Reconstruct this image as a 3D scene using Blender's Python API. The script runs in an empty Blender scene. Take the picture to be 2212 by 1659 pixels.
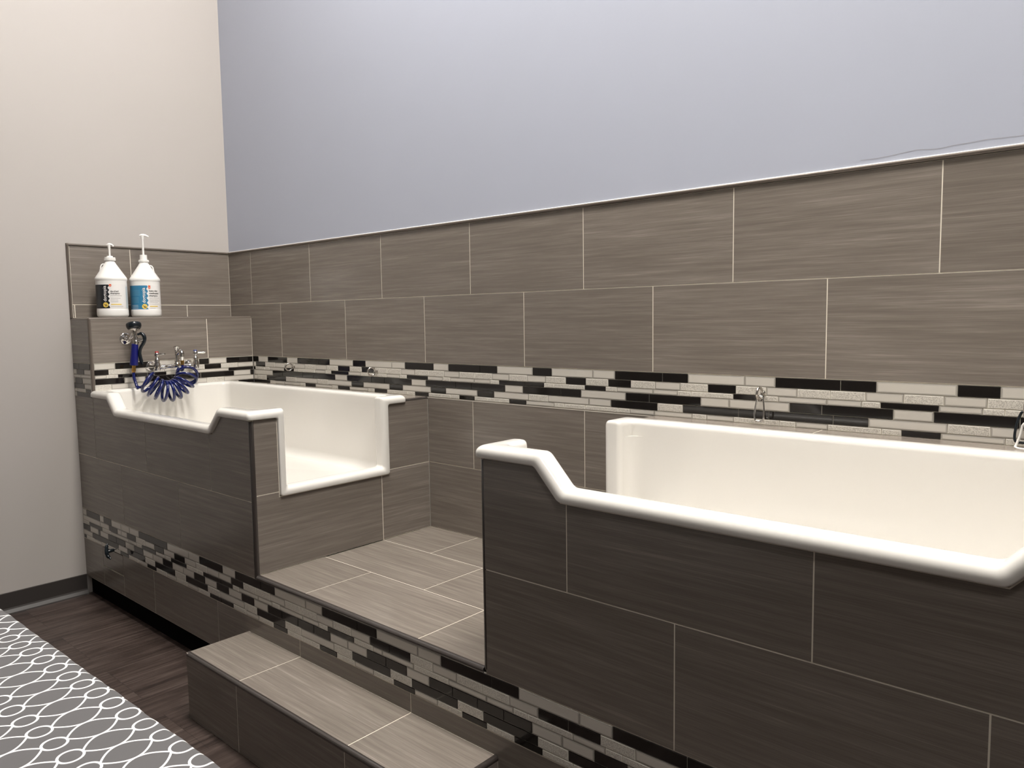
import bpy, bmesh, math, random
from mathutils import Vector, Matrix
C = bpy.context.scene.collection
SC = bpy.context.scene
# ------------------------------------------------------------------ camera
cam_d = bpy.data.cameras.new('camera'); cam = bpy.data.objects.new('camera', cam_d); C.objects.link(cam)
cam_d.sensor_fit = 'HORIZONTAL'; cam_d.sensor_width = 36.0
cam_d.lens = 36.0 * 1635.08 / 2212.0
cam_d.clip_start = 0.05; cam_d.clip_end = 50
_R = Vector((0.7491804, 0.66220527, -0.01459146)); _U = Vector((-0.04592756, 0.07391082, 0.99620673)); _F = Vector((-0.66077182, 0.7456684, -0.08578601))
M = Matrix.Identity(4)
for i in range(3):
    M[i][0] = _R[i]; M[i][1] = _U[i]; M[i][2] = -_F[i]
M.translation = Vector((4.452559, -2.391636, 1.473485))
cam.matrix_world = M
SC.camera = cam
# ------------------------------------------------------------------ world, exposure
w = bpy.data.worlds.new('room_air'); SC.world = w; w.use_nodes = True
w.node_tree.nodes['Background'].inputs[0].default_value = (0.9, 0.93, 1.0, 1); w.node_tree.nodes['Background'].inputs[1].default_value = 0.0
SC.view_settings.view_transform = 'Standard'; SC.view_settings.look = 'None'
SC.view_settings.gamma = 1.0; SC.view_settings.use_curve_mapping = False
SC.view_settings.exposure = 0.0
LAMP_POWER = 80.0
CEIL = 5.1
LAMPS = [(2.2, -0.88, 1.0), (4.4, -1.0, 1.0), (5.0, -2.8, 0.26)]     # x, y, strength of the ceiling panels, the last an added fill
LAMP_COLOR = (1.0, 0.955, 0.89)
SC.cycles.max_bounces = 8; SC.cycles.diffuse_bounces = 5; SC.cycles.glossy_bounces = 4
SC.cycles.use_denoising = True
rnd = random.Random(7)
PI = math.pi

# ------------------------------------------------------------------ dimensions of the place (metres)
D = 0.9116          # depth of the tub platform, front face at y = -D
CH = 0.2404         # depth of the boxed-out ledge on the left wall
X1, X2, X3 = 1.8015, 3.0181, 4.85      # left tub block ends, right tub block starts, platform ends
ZCAP, ZT, ZG, ZMT, ZMB = 1.9075, 1.894, 1.5833, 1.2733, 1.1132
ZLEDGE = 1.5125
ZSL, ZF1, ZP, ZFT, ZB, ZK = 0.8047, 0.7814, 0.4924, 0.4796, 0.3146, 0.1041
ZBT = 1.111         # top of the tiled blocks round the tubs
ZST, DS, XS0, XS1 = 0.2528, 1.1661, 1.7239, 3.0692
TL = 0.6127

# ------------------------------------------------------------------ materials
def mat(name):
    m = bpy.data.materials.new(name); m.use_nodes = True
    nt = m.node_tree; b = nt.nodes['Principled BSDF']
    return m, nt, b
def N(nt, t, **k):
    n = nt.nodes.new(t)
    for a, v in k.items(): setattr(n, a, v)
    return n
def simple(name, col, rough=0.5, metal=0.0, coat=0.0, spec=0.5):
    m, nt, b = mat(name)
    b.inputs['Base Color'].default_value = (*col, 1); b.inputs['Roughness'].default_value = rough
    b.inputs['Metallic'].default_value = metal; b.inputs['Coat Weight'].default_value = coat
    b.inputs['Specular IOR Level'].default_value = spec
    return m
def math_n(nt, op, a, b=None, c=None):
    n = nt.nodes.new('ShaderNodeMath'); n.operation = op
    for i, v in enumerate((a, b, c)):
        if v is None: continue
        if isinstance(v, (int, float)): n.inputs[i].default_value = v
        else: nt.links.new(v, n.inputs[i])
    return n.outputs[0]
def ramp(nt, fac, stops):
    r = nt.nodes.new('ShaderNodeValToRGB'); nt.links.new(fac, r.inputs[0])
    els = r.color_ramp.elements
    while len(els) < len(stops): els.new(0.5)
    for e, (p, c) in zip(els, stops): e.position = p; e.color = (*c, 1)
    return r.outputs[0]

def tile_material():
    m, nt, b = mat('streaked_porcelain_tile')
    uv = N(nt, 'ShaderNodeUVMap'); uv.uv_map = 'UVMap'
    def noise(sx, sy, detail, rough=0.6):
        mp = N(nt, 'ShaderNodeMapping'); mp.inputs['Scale'].default_value = (sx, sy, 1)
        nt.links.new(uv.outputs[0], mp.inputs[0])
        n = N(nt, 'ShaderNodeTexNoise'); n.inputs['Scale'].default_value = 1.0; n.inputs['Detail'].default_value = detail; n.inputs['Roughness'].default_value = rough
        nt.links.new(mp.outputs[0], n.inputs['Vector']); return n.outputs[0]
    fine = noise(5, 420, 3.0, 0.75); mid = noise(2.6, 75, 4.0); broad = noise(1.2, 9, 2.0)
    s = math_n(nt, 'ADD', math_n(nt, 'MULTIPLY', fine, 0.40), math_n(nt, 'MULTIPLY', mid, 0.40))
    s = math_n(nt, 'ADD', s, math_n(nt, 'MULTIPLY', broad, 0.20))
    at = N(nt, 'ShaderNodeAttribute'); at.attribute_name = 'tint'
    s = math_n(nt, 'ADD', s, math_n(nt, 'MULTIPLY', math_n(nt, 'SUBTRACT', at.outputs['Fac'], 0.5), 0.05))
    col = ramp(nt, s, [(0.30, (0.140, 0.119, 0.101)), (0.46, (0.178, 0.153, 0.131)), (0.56, (0.220, 0.191, 0.165)), (0.70, (0.345, 0.305, 0.267))])
    nt.links.new(col, b.inputs['Base Color'])
    b.inputs['Roughness'].default_value = 0.24
    bump = N(nt, 'ShaderNodeBump'); bump.inputs['Strength'].default_value = 0.06; bump.inputs['Distance'].default_value = 0.0004
    nt.links.new(s, bump.inputs['Height']); nt.links.new(bump.outputs[0], b.inputs['Normal'])
    return m
def wall_material(name, col):
    m, nt, b = mat(name)
    tc = N(nt, 'ShaderNodeTexCoord')
    n = N(nt, 'ShaderNodeTexNoise'); n.inputs['Scale'].default_value = 260; n.inputs['Detail'].default_value = 3
    nt.links.new(tc.outputs['Object'], n.inputs['Vector'])
    n2 = N(nt, 'ShaderNodeTexNoise'); n2.inputs['Scale'].default_value = 1.6; n2.inputs['Detail'].default_value = 4
    nt.links.new(tc.outputs['Object'], n2.inputs['Vector'])
    c = ramp(nt, n2.outputs[0], [(0.3, tuple(v * 0.99 for v in col)), (0.7, tuple(min(1, v * 1.01) for v in col))])
    nt.links.new(c, b.inputs['Base Color'])
    b.inputs['Roughness'].default_value = 0.55
    bp = N(nt, 'ShaderNodeBump'); bp.inputs['Strength'].default_value = 0.12; bp.inputs['Distance'].default_value = 0.0006
    nt.links.new(n.outputs[0], bp.inputs['Height']); nt.links.new(bp.outputs[0], b.inputs['Normal'])
    return m
def floor_material():
    m, nt, b = mat('dark_vinyl_plank')
    tc = N(nt, 'ShaderNodeTexCoord')
    mp = N(nt, 'ShaderNodeMapping'); nt.links.new(tc.outputs['Object'], mp.inputs[0])
    mp.inputs['Rotation'].default_value = (0, 0, math.radians(-90))
    br = N(nt, 'ShaderNodeTexBrick'); nt.links.new(mp.outputs[0], br.inputs['Vector'])
    br.inputs['Scale'].default_value = 1.0; br.inputs['Brick Width'].default_value = 1.22; br.inputs['Row Height'].default_value = 0.18; br.offset = 0.37; br.offset_frequency = 3
    br.inputs['Mortar Size'].default_value = 0.0007; br.inputs['Mortar Smooth'].default_value = 0.1; br.inputs['Bias'].default_value = 0.0
    br.inputs['Color1'].default_value = (0.40, 0.40, 0.40, 1); br.inputs['Color2'].default_value = (0.62, 0.62, 0.62, 1); br.inputs['Mortar'].default_value = (0, 0, 0, 1)
    def noise(sx, sy, det, dist=0.0):
        q = N(nt, 'ShaderNodeMapping'); q.inputs['Scale'].default_value = (sx, sy, 1); nt.links.new(mp.outputs[0], q.inputs[0])
        off = N(nt, 'ShaderNodeVectorMath'); off.operation = 'ADD'
        sc = N(nt, 'ShaderNodeVectorMath'); sc.operation = 'SCALE'; nt.links.new(br.outputs['Color'], sc.inputs[0]); sc.inputs['Scale'].default_value = 37.0
        nt.links.new(q.outputs[0], off.inputs[0]); nt.links.new(sc.outputs[0], off.inputs[1])
        n = N(nt, 'ShaderNodeTexNoise'); n.inputs['Scale'].default_value = 1.0; n.inputs['Detail'].default_value = det; n.inputs['Distortion'].default_value = dist
        nt.links.new(off.outputs[0], n.inputs['Vector']); return n.outputs[0]
    g = noise(3.0, 60, 6, 0.8); g2 = noise(1.5, 12, 3, 0.6); g3 = noise(9, 260, 3)
    s = math_n(nt, 'ADD', math_n(nt, 'MULTIPLY', g, 0.5), math_n(nt, 'MULTIPLY', g2, 0.28))
    s = math_n(nt, 'ADD', s, math_n(nt, 'MULTIPLY', g3, 0.22))
    s = math_n(nt, 'ADD', s, math_n(nt, 'MULTIPLY', math_n(nt, 'SUBTRACT', br.outputs['Color'], 0.5), 0.10))
    col = ramp(nt, s, [(0.34, (0.013, 0.008, 0.007)), (0.46, (0.037, 0.025, 0.021)), (0.54, (0.062, 0.044, 0.038)), (0.66, (0.115, 0.088, 0.077))])
    mx = N(nt, 'ShaderNodeMix'); mx.data_type = 'RGBA'; nt.links.new(br.outputs['Fac'], mx.inputs[0]); nt.links.new(col, mx.inputs[6]); mx.inputs[7].default_value = (0.01, 0.008, 0.008, 1)
    nt.links.new(mx.outputs[2], b.inputs['Base Color'])
    b.inputs['Roughness'].default_value = 0.42
    bp = N(nt, 'ShaderNodeBump'); bp.inputs['Strength'].default_value = 0.35; bp.inputs['Distance'].default_value = 0.001
    nt.links.new(s, bp.inputs['Height']); nt.links.new(bp.outputs[0], b.inputs['Normal'])
    return m
def crackle_material():
    m, nt, b = mat('crackle_glass_tile')
    tc = N(nt, 'ShaderNodeTexCoord')
    n = N(nt, 'ShaderNodeTexNoise'); n.inputs['Scale'].default_value = 420; n.inputs['Detail'].default_value = 2
    nt.links.new(tc.outputs['Object'], n.inputs['Vector'])
    nt.links.new(ramp(nt, n.outputs[0], [(0.35, (0.42, 0.39, 0.345)), (0.6, (0.70, 0.665, 0.60))]), b.inputs['Base Color'])
    bp = N(nt, 'ShaderNodeBump'); bp.inputs['Strength'].default_value = 0.7; bp.inputs['Distance'].default_value = 0.0012
    nt.links.new(n.outputs[0], bp.inputs['Height']); nt.links.new(bp.outputs[0], b.inputs['Normal'])
    b.inputs['Roughness'].default_value = 0.18
    return m
def fabric_material():
    m, nt, b = mat('grey_ring_print_cloth')
    uv = N(nt, 'ShaderNodeUVMap'); uv.uv_map = 'UVMap'
    sep = N(nt, 'ShaderNodeSeparateXYZ'); nt.links.new(uv.outputs[0], sep.inputs[0])
    P, H, r, t = 0.0635, 0.0635, 0.0200, 0.0023
    x, y = sep.outputs[0], sep.outputs[1]
    # b: distance from the column centre line, a: distance from the row of rings
    def fold(v, per):
        f = math_n(nt, 'FLOORED_MODULO', math_n(nt, 'ADD', v, per / 2), per)
        return math_n(nt, 'ABSOLUTE', math_n(nt, 'SUBTRACT', f, per / 2))
    bb = fold(x, P); aa = fold(y, 2 * H)
    rr = math_n(nt, 'SQRT', math_n(nt, 'ADD', math_n(nt, 'MULTIPLY', aa, aa), math_n(nt, 'MULTIPLY', bb, bb)))
    ring = math_n(nt, 'LESS_THAN', math_n(nt, 'ABSOLUTE', math_n(nt, 'SUBTRACT', rr, r)), t)
    q = math_n(nt, 'DIVIDE', math_n(nt, 'MAXIMUM', math_n(nt, 'SUBTRACT', aa, r), 0.0), H - r)
    wv = math_n(nt, 'MULTIPLY', math_n(nt, 'POWER', math_n(nt, 'SINE', math_n(nt, 'MULTIPLY', q, PI / 2)), 0.85), P / 2)
    # a little thicker where the curves meet
    tt = math_n(nt, 'ADD', t, math_n(nt, 'MULTIPLY', math_n(nt, 'POWER', math_n(nt, 'SUBTRACT', 1.0, q), 3.0), 0.0012))
    out = math_n(nt, 'LESS_THAN', math_n(nt, 'ABSOLUTE', math_n(nt, 'SUBTRACT', bb, wv)), tt)
    out = math_n(nt, 'MULTIPLY', out, math_n(nt, 'GREATER_THAN', aa, r - 0.001))
    mask = math_n(nt, 'MAXIMUM', ring, out)
    wv2 = N(nt, 'ShaderNodeTexNoise'); wv2.inputs['Scale'].default_value = 900
    nt.links.new(uv.outputs[0], wv2.inputs['Vector'])
    mx = N(nt, 'ShaderNodeMix'); mx.data_type = 'RGBA'; nt.links.new(mask, mx.inputs[0])
    mx.inputs[6].default_value = (0.092, 0.088, 0.090, 1); mx.inputs[7].default_value = (0.86, 0.845, 0.81, 1)
    nt.links.new(mx.outputs[2], b.inputs['Base Color'])
    b.inputs['Roughness'].default_value = 0.8; b.inputs['Sheen Weight'].default_value = 0.1
    bp = N(nt, 'ShaderNodeBump'); bp.inputs['Strength'].default_value = 0.15; bp.inputs['Distance'].default_value = 0.0005
    nt.links.new(wv2.outputs[0], bp.inputs['Height']); nt.links.new(bp.outputs[0], b.inputs['Normal'])
    return m

MT = dict(
    tile=tile_material(), grout=simple('beige_grout', (0.82, 0.76, 0.65), 0.85),
    blue=wall_material('periwinkle_wall_paint', (0.425, 0.450, 0.535)),
    grey=wall_material('warm_grey_wall_paint', (0.445, 0.413, 0.388)),
    room=simple('far_wall_paint', (0.07, 0.066, 0.062), 0.8), ceil=simple('ceiling_white', (0.35, 0.345, 0.335), 0.8), floor=floor_material(),
    light=simple('pale_glass_tile', (0.60, 0.565, 0.51), 0.10), light_e=simple('pale_glass_tile_edge', (0.40, 0.375, 0.335), 0.12),
    crack=crackle_material(), crack_e=simple('crackle_tile_edge', (0.76, 0.73, 0.66), 0.2),
    dark=simple('black_glass_tile', (0.012, 0.010, 0.009), 0.08), mgrout=simple('mosaic_grout', (0.58, 0.54, 0.47), 0.85),
    trim=simple('bronze_edge_trim', (0.040, 0.033, 0.030), 0.21, 0.0, 0.0, 1.0), captrim=simple('brown_cap_trim', (0.15, 0.125, 0.105), 0.35, 0.2),
    porc=simple('white_porcelain', (0.76, 0.737, 0.695), 0.10, 0, 0.3), base=simple('dark_cove_base', (0.035, 0.030, 0.028), 0.45),
    black=simple('shadow_black_toe_kick', (0.003, 0.0025, 0.0025), 0.95, spec=0.05), chrome=simple('polished_chrome', (0.78, 0.76, 0.74), 0.09, 1.0),  # toe kick black has the shadow of the recess put into its colour
    steel=simple('satin_steel', (0.50, 0.47, 0.44), 0.25, 1.0), brass=simple('brass_fitting', (0.62, 0.36, 0.10), 0.28, 1.0),
    rubber=simple('black_rubber', (0.008, 0.012, 0.016), 0.22), navy=simple('navy_blue_grip', (0.006, 0.008, 0.12), 0.35),
    hose=simple('glossy_blue_hose', (0.004, 0.009, 0.085), 0.12, 0, 0.3), jug=simple('white_jug_plastic', (0.86, 0.845, 0.82), 0.32),
    label=simple('white_label_paper', (0.80, 0.78, 0.76), 0.45), lab_black=simple('black_label_print', (0.012, 0.014, 0.018), 0.4),
    lab_blue=simple('teal_label_print', (0.035, 0.20, 0.36), 0.4), yellow=simple('yellow_label_print', (0.86, 0.62, 0.12), 0.5),
    orange=simple('orange_label_print', (0.75, 0.12, 0.04), 0.5), red=simple('red_cap', (0.28, 0.03, 0.03), 0.3), bluecap=simple('blue_cap', (0.05, 0.06, 0.17), 0.3),
    ink=simple('label_ink', (0.02, 0.02, 0.02), 0.5), palered=simple('pale_print', (0.45, 0.62, 0.68), 0.5), inkgrey=simple('grey_label_ink', (0.30, 0.28, 0.27), 0.5),
    fabric=fabric_material(), white=simple('white_coated_wire', (0.80, 0.78, 0.74), 0.4), lampbody=simple('lamp_frame_white', (0.7, 0.7, 0.7), 0.5),
    woodtop=simple('table_top_grey', (0.4, 0.38, 0.36), 0.5))
m, nt, b = mat('lamp_diffuser'); b.inputs['Base Color'].default_value = (0.9, 0.9, 0.9, 1)
MOSAIC = {
    'back': [
        '0.241 D0.303 L0.409 D0.613 L0.719 D0.925 D1.026 L1.232 D1.336 L1.545 L1.644 D1.846 L1.947 D2.147 D2.248 L2.448 D2.548 L2.752 L2.853 D3.057 D3.159 L3.369 L3.472 D3.676 D3.779 L3.990 D4.093 L4.217',
        '0.248 L0.274 D0.376 C0.482 L0.587 C0.689 L0.792 C0.897 L0.998 C1.100 D1.202 C1.304 D1.411 C1.509 C1.615 L1.715 C1.814 C1.917 L2.017 C2.116 C2.220 L2.318 C2.418 L2.518 C2.620 D2.718 C2.823 D2.924 C3.027 L3.130 C3.235 D3.337 C3.443 L3.544 C3.646 C3.749 L3.854 C3.958 L4.063 C4.163',
        '0.246 D0.264 C0.369 C0.420 L0.578 D0.678 C0.729 C0.886 L0.986 C1.038 D1.191 L1.297 C1.350 C1.502 L1.604 C1.655 D1.805 L1.907 C1.957 L2.110 L2.208 C2.259 D2.407 D2.508 C2.560 C2.712 D2.811 C2.862 L3.019 L3.119 C3.172 C3.328 D3.435 C3.482 L3.636 L3.739 C3.791 D3.946 L4.053 C4.104 C4.158',
        '0.249 L0.456 D0.561 D0.766 D0.871 D1.072 L1.178 D1.383 D1.486 D1.689 L1.791 D1.992 D2.094 D2.293 L2.394 D2.594 D2.694 L2.901 D3.002 D3.208 L3.314 L3.520 D3.621 D3.827 L3.933 D4.139 D4.232',
        '0.249 L0.286 C0.387 D0.594 C0.700 L0.907 C1.008 L1.215 D1.315 L1.523 D1.623 L1.825 D1.926 L2.128 D2.228 L2.426 C2.528 L2.733 L2.835 D3.037 C3.139 D3.347 D3.452 D3.656 D3.759 L3.969 C4.073 L4.172',
        '0.244 D0.271 D0.424 C0.479 L0.579 L0.740 C0.790 D0.888 L1.044 C1.094 D1.197 L1.352 C1.404 D1.503 C1.657 C1.712 D1.808 C1.960 C2.014 D2.110 C2.262 C2.316 D2.411 L2.562 C2.612 C2.715 C2.868 C2.919 L3.024 L3.177 C3.231 L3.331 C3.488 C3.540 L3.641 C3.796 C3.850 D3.953 L4.108 C4.155',
    ],
    'front': [
        '-0.006 L0.048 D0.233 L0.284 D0.385 L0.505 L0.608 L0.717 D1.023 L1.233 L1.331 D1.532 L1.634 D1.829 D1.928 L2.134 L2.235 D2.436 D2.538 L2.739 L2.842 D3.047 D3.149 L3.353 L3.453 D3.655 D3.768',
        '-0.005 L0.235 L0.351 D0.457 L0.504 L0.574 D0.678 C0.783 L0.885 D0.985 L1.091 D1.192 L1.298 C1.396 L1.498 L1.599 D1.695 C1.794 C1.893 L1.996 C2.098 C2.200 L2.300 C2.400 L2.503 D2.602 D2.703 C2.805 L2.909 C3.012 C3.115 L3.217 D3.316 D3.417 C3.518 L3.684',
        '-0.012 C0.078 D0.258 C0.367 L0.592 L0.686 C0.744 D0.898 L0.997 C1.054 D1.207 C1.308 C1.360 D1.512 D1.610 C1.660 L1.807 L1.908 C1.959 L2.113 L2.213 C2.265 D2.416 C2.517 L2.566 L2.718 C2.873 L3.028 L3.129 C3.179 C3.331 L3.432 C3.482 C3.581 D3.659',
        '-0.009 D0.090 L0.203 D0.227 L0.334 D0.437 D0.549 L0.653 D0.757 L0.865 L0.969 D1.067 L1.175 L1.276 D1.374 L1.476 D1.577 L1.679 D1.774 L1.875 D1.973 D2.080 D2.181 D2.280 L2.381 L2.485 D2.583 D2.684 L2.788 D2.890 D2.992 D3.094 D3.195 L3.297 L3.398 D3.496 L3.595',
        '-0.007 L0.118 D0.461 L0.572 D0.775 C0.883 D1.090 C1.195 D1.395 C1.499 L1.699 C1.793 D1.993 C2.098 L2.301 C2.403 D2.603 C2.707 D2.910 C3.014 D3.215 C3.317 D3.498',
        '-0.004 D0.029 C0.138 L0.242 C0.479 D0.583 C0.692 L0.797 D0.896 C1.004 L1.103 C1.208 L1.309 C1.412 D1.511 D1.610 C1.711 L1.807 C1.911 D2.007 C2.110 C2.214 D2.316 C2.417 L2.518 C2.619 D2.720 L2.824 C2.928 D3.027 C3.131 D3.230 C3.332 C3.426',
    ],
    'ledge': [
        '-0.898 L-0.794 D-0.603 L-0.337 D-0.278 L-0.171 D-0.003',
        '-0.897 D-0.827 C-0.720 L-0.632 C-0.539 L-0.429 C-0.306 D-0.205 C-0.102 L0.002',
        '-0.897 L-0.838 C-0.782 D-0.628 D-0.526 C-0.471 L-0.395 L-0.160 D-0.002',
        '-0.896 D-0.749 L-0.642 D-0.331 D-0.127 L-0.021 D0.001',
        '-0.898 C-0.818 L-0.609 C-0.553 L-0.433 L-0.294 C-0.192 L0.001',
        '-0.899 L-0.778 C-0.725 D-0.624 L-0.399 D-0.314 L-0.101 D0.002',
    ],
    'side': [
        '-0.015 D0.075 D0.226',
        '-0.02 L0.037 D0.143 L0.229',
        '-0.021 L0.094 L0.231',
        '-0.022 L0.010 D0.114 L0.233',
        '-0.02 D0.137 L0.236',
        '-0.022 L0.038 C0.148 D0.224',
        '-0.022 L0.022 D0.238',
    ],
}
# ------------------------------------------------------------------ helpers
class MB:
    """collects faces and links them as one mesh object"""
    def __init__(s): s.v = []; s.f = []; s.m = []; s.uv = []; s.t = []
    def face(s, pts, mi=0, uv=None, tint=0.5):
        i = len(s.v); s.v += [tuple(p) for p in pts]; s.f.append(tuple(range(i, i + len(pts)))); s.m.append(mi)
        s.uv.append(uv if uv else [(0.0, 0.0)] * len(pts)); s.t.append(tint)
    def grid(s, rows, mi=0, closed_u=False, closed_v=False, uvf=None):
        """rows: list of equal-length point lists, shared vertices"""
        i0 = len(s.v); n = len(rows[0]); r = len(rows)
        for row in rows: s.v += [tuple(p) for p in row]
        for a in range(r if closed_v else r - 1):
            for b in range(n if closed_u else n - 1):
                q = (a, b), (a, (b + 1) % n), ((a + 1) % r, (b + 1) % n), ((a + 1) % r, b)
                s.f.append(tuple(i0 + x * n + y for x, y in q)); s.m.append(mi); s.t.append(0.5)
                s.uv.append([uvf(x, y) if uvf else (0.0, 0.0) for x, y in q])
    def box(s, a, b, mi=0, tint=0.5):
        x0, y0, z0 = a; x1, y1, z1 = b
        P = [(x0, y0, z0), (x1, y0, z0), (x1, y1, z0), (x0, y1, z0), (x0, y0, z1), (x1, y0, z1), (x1, y1, z1), (x0, y1, z1)]
        for f, ax in (((0, 3, 2, 1), 2), ((4, 5, 6, 7), 2), ((0, 1, 5, 4), 1), ((2, 3, 7, 6), 1), ((1, 2, 6, 5), 0), ((3, 0, 4, 7), 0)):
            pts = [P[k] for k in f]
            o = [(0, 1), (0, 2), (1, 2)][{2: 0, 1: 1, 0: 2}[ax]]
            s.face(pts, mi, [(p[o[0]], p[o[1]]) for p in pts], tint)
    def build(s, name, mats, parent=None, smooth=False, angle=None, weld=False, bevel=None):
        me = bpy.data.meshes.new(name); me.from_pydata(s.v, [], s.f); me.update()
        for k in (mats if isinstance(mats, (list, tuple)) else [mats]): me.materials.append(MT[k])
        me.polygons.foreach_set('material_index', s.m)
        ul = me.uv_layers.new(name='UVMap'); fl = [c for f in s.uv for p in f for c in p]; ul.data.foreach_set('uv', fl)
        at = me.attributes.new('tint', 'FLOAT', 'FACE'); at.data.foreach_set('value', s.t)
        if weld or bevel:
            bm = bmesh.new(); bm.from_mesh(me); bmesh.ops.remove_doubles(bm, verts=bm.verts, dist=1e-5)
            if bevel:
                bmesh.ops.recalc_face_normals(bm, faces=bm.faces)
                es = [e for e in bm.edges if len(e.link_faces) == 2 and e.calc_face_angle(0) > 0.5]
                bmesh.ops.bevel(bm, geom=es, offset=bevel, segments=3, profile=0.5, affect='EDGES', clamp_overlap=True)
            bm.to_mesh(me); bm.free()
        if smooth:
            me.polygons.foreach_set('use_smooth', [True] * len(me.polygons))
            me.set_sharp_from_angle(angle=math.radians(angle or 50))
        o = bpy.data.objects.new(name, me); C.objects.link(o)
        if parent: o.parent = parent
        return o
def thing(name, label, cat, loc=(0, 0, 0), group=None):
    o = bpy.data.objects.new(name, None); C.objects.link(o); o.location = loc; o.empty_display_size = 0.1
    return tag(o, label, cat, group)
def tag(o, label, cat, group=None):
    o['label'] = label; o['category'] = cat
    if group: o['group'] = group
    return o
def structure(o): o['kind'] = 'structure'; return o
def settle(root):
    """keep children where they were built although their root has a location"""
    bpy.context.view_layer.update()
    for c in root.children: c.matrix_parent_inverse = root.matrix_world.inverted()

def clip(poly, nx, ny, c):
    """split a 2D polygon by nx*x+ny*y=c -> (inside <=c, outside)"""
    ins, out = [], []
    n = len(poly)
    for i in range(n):
        p, q = poly[i], poly[(i + 1) % n]
        dp = nx * p[0] + ny * p[1] - c; dq = nx * q[0] + ny * q[1] - c
        if dp <= 1e-9: ins.append(p)
        if dp >= -1e-9: out.append(p)
        if (dp < -1e-9 and dq > 1e-9) or (dp > 1e-9 and dq < -1e-9):
            t = dp / (dp - dq); r = (p[0] + t * (q[0] - p[0]), p[1] + t * (q[1] - p[1])); ins.append(r); out.append(r)
    return ins, out
def area(p): return abs(sum(p[i][0] * p[(i + 1) % len(p)][1] - p[(i + 1) % len(p)][0] * p[i][1] for i in range(len(p)))) / 2 if len(p) > 2 else 0
def subtract(poly, cut):
    """poly minus a convex counter-clockwise polygon, as a list of pieces"""
    pieces = []; cur = poly
    for i in range(len(cut)):
        a, b = cut[i], cut[(i + 1) % len(cut)]
        nx, ny = b[1] - a[1], -(b[0] - a[0]); c = nx * a[0] + ny * a[1]
        ins, out = clip(cur, nx, ny, c)
        if area(out) > 1e-7: pieces.append(out)
        cur = ins
        if area(cur) < 1e-7: return pieces
    return pieces
GR = 0.0034
def panel(mb, O, U, V, Nn, tiles, cuts=(), depth=0.011, uvswap=False, grout=True, cuts_t=None):
    """rectangular tiles (u0,v0,u1,v1) laid on a plane; joints show grout a little below the surface"""
    O, U, V, Nn = map(Vector, (O, U, V, Nn))
    def P(p, d): return O + U * p[0] + V * p[1] + Nn * d
    flip = U.cross(V).dot(Nn) < 0
    def add(poly, d0, d1, mi, uvo, tint):
        pts = poly[::-1] if flip else poly
        mb.face([P(p, d0) for p in pts], mi, [((p[1] if uvswap else p[0]) + uvo[0], (p[0] if uvswap else p[1]) + uvo[1]) for p in pts], tint)
        for i in range(len(pts)):
            a, b = pts[i], pts[(i + 1) % len(pts)]
            mb.face([P(a, d0), P(a, d1), P(b, d1), P(b, d0)], mi, None, tint)
    for (u0, v0, u1, v1) in tiles:
        g = GR / 2
        full = [(u0, v0), (u1, v0), (u1, v1), (u0, v1)]; top = [(u0 + g, v0 + g), (u1 - g, v0 + g), (u1 - g, v1 - g), (u0 + g, v1 - g)]
        a, b = [full], [top]
        for c in cuts: a = [q for p in a for q in subtract(p, c)]
        for c in (cuts_t or cuts): b = [q for p in b for q in subtract(p, c)]
        uvo = (rnd.uniform(0, 50), rnd.uniform(0, 50)); tint = rnd.random()
        for p in b: add(p, 0.0, -depth, 0, uvo, tint)
        if grout:
            for p in a: add(p, -0.0008, -depth, 1, uvo, tint)
def split_row(u0, u1, v0, v1, joints):
    xs = [u0] + [j for j in joints if u0 + 0.01 < j < u1 - 0.01] + [u1]
    return [(a, v0, b, v1) for a, b in zip(xs, xs[1:])]

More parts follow.
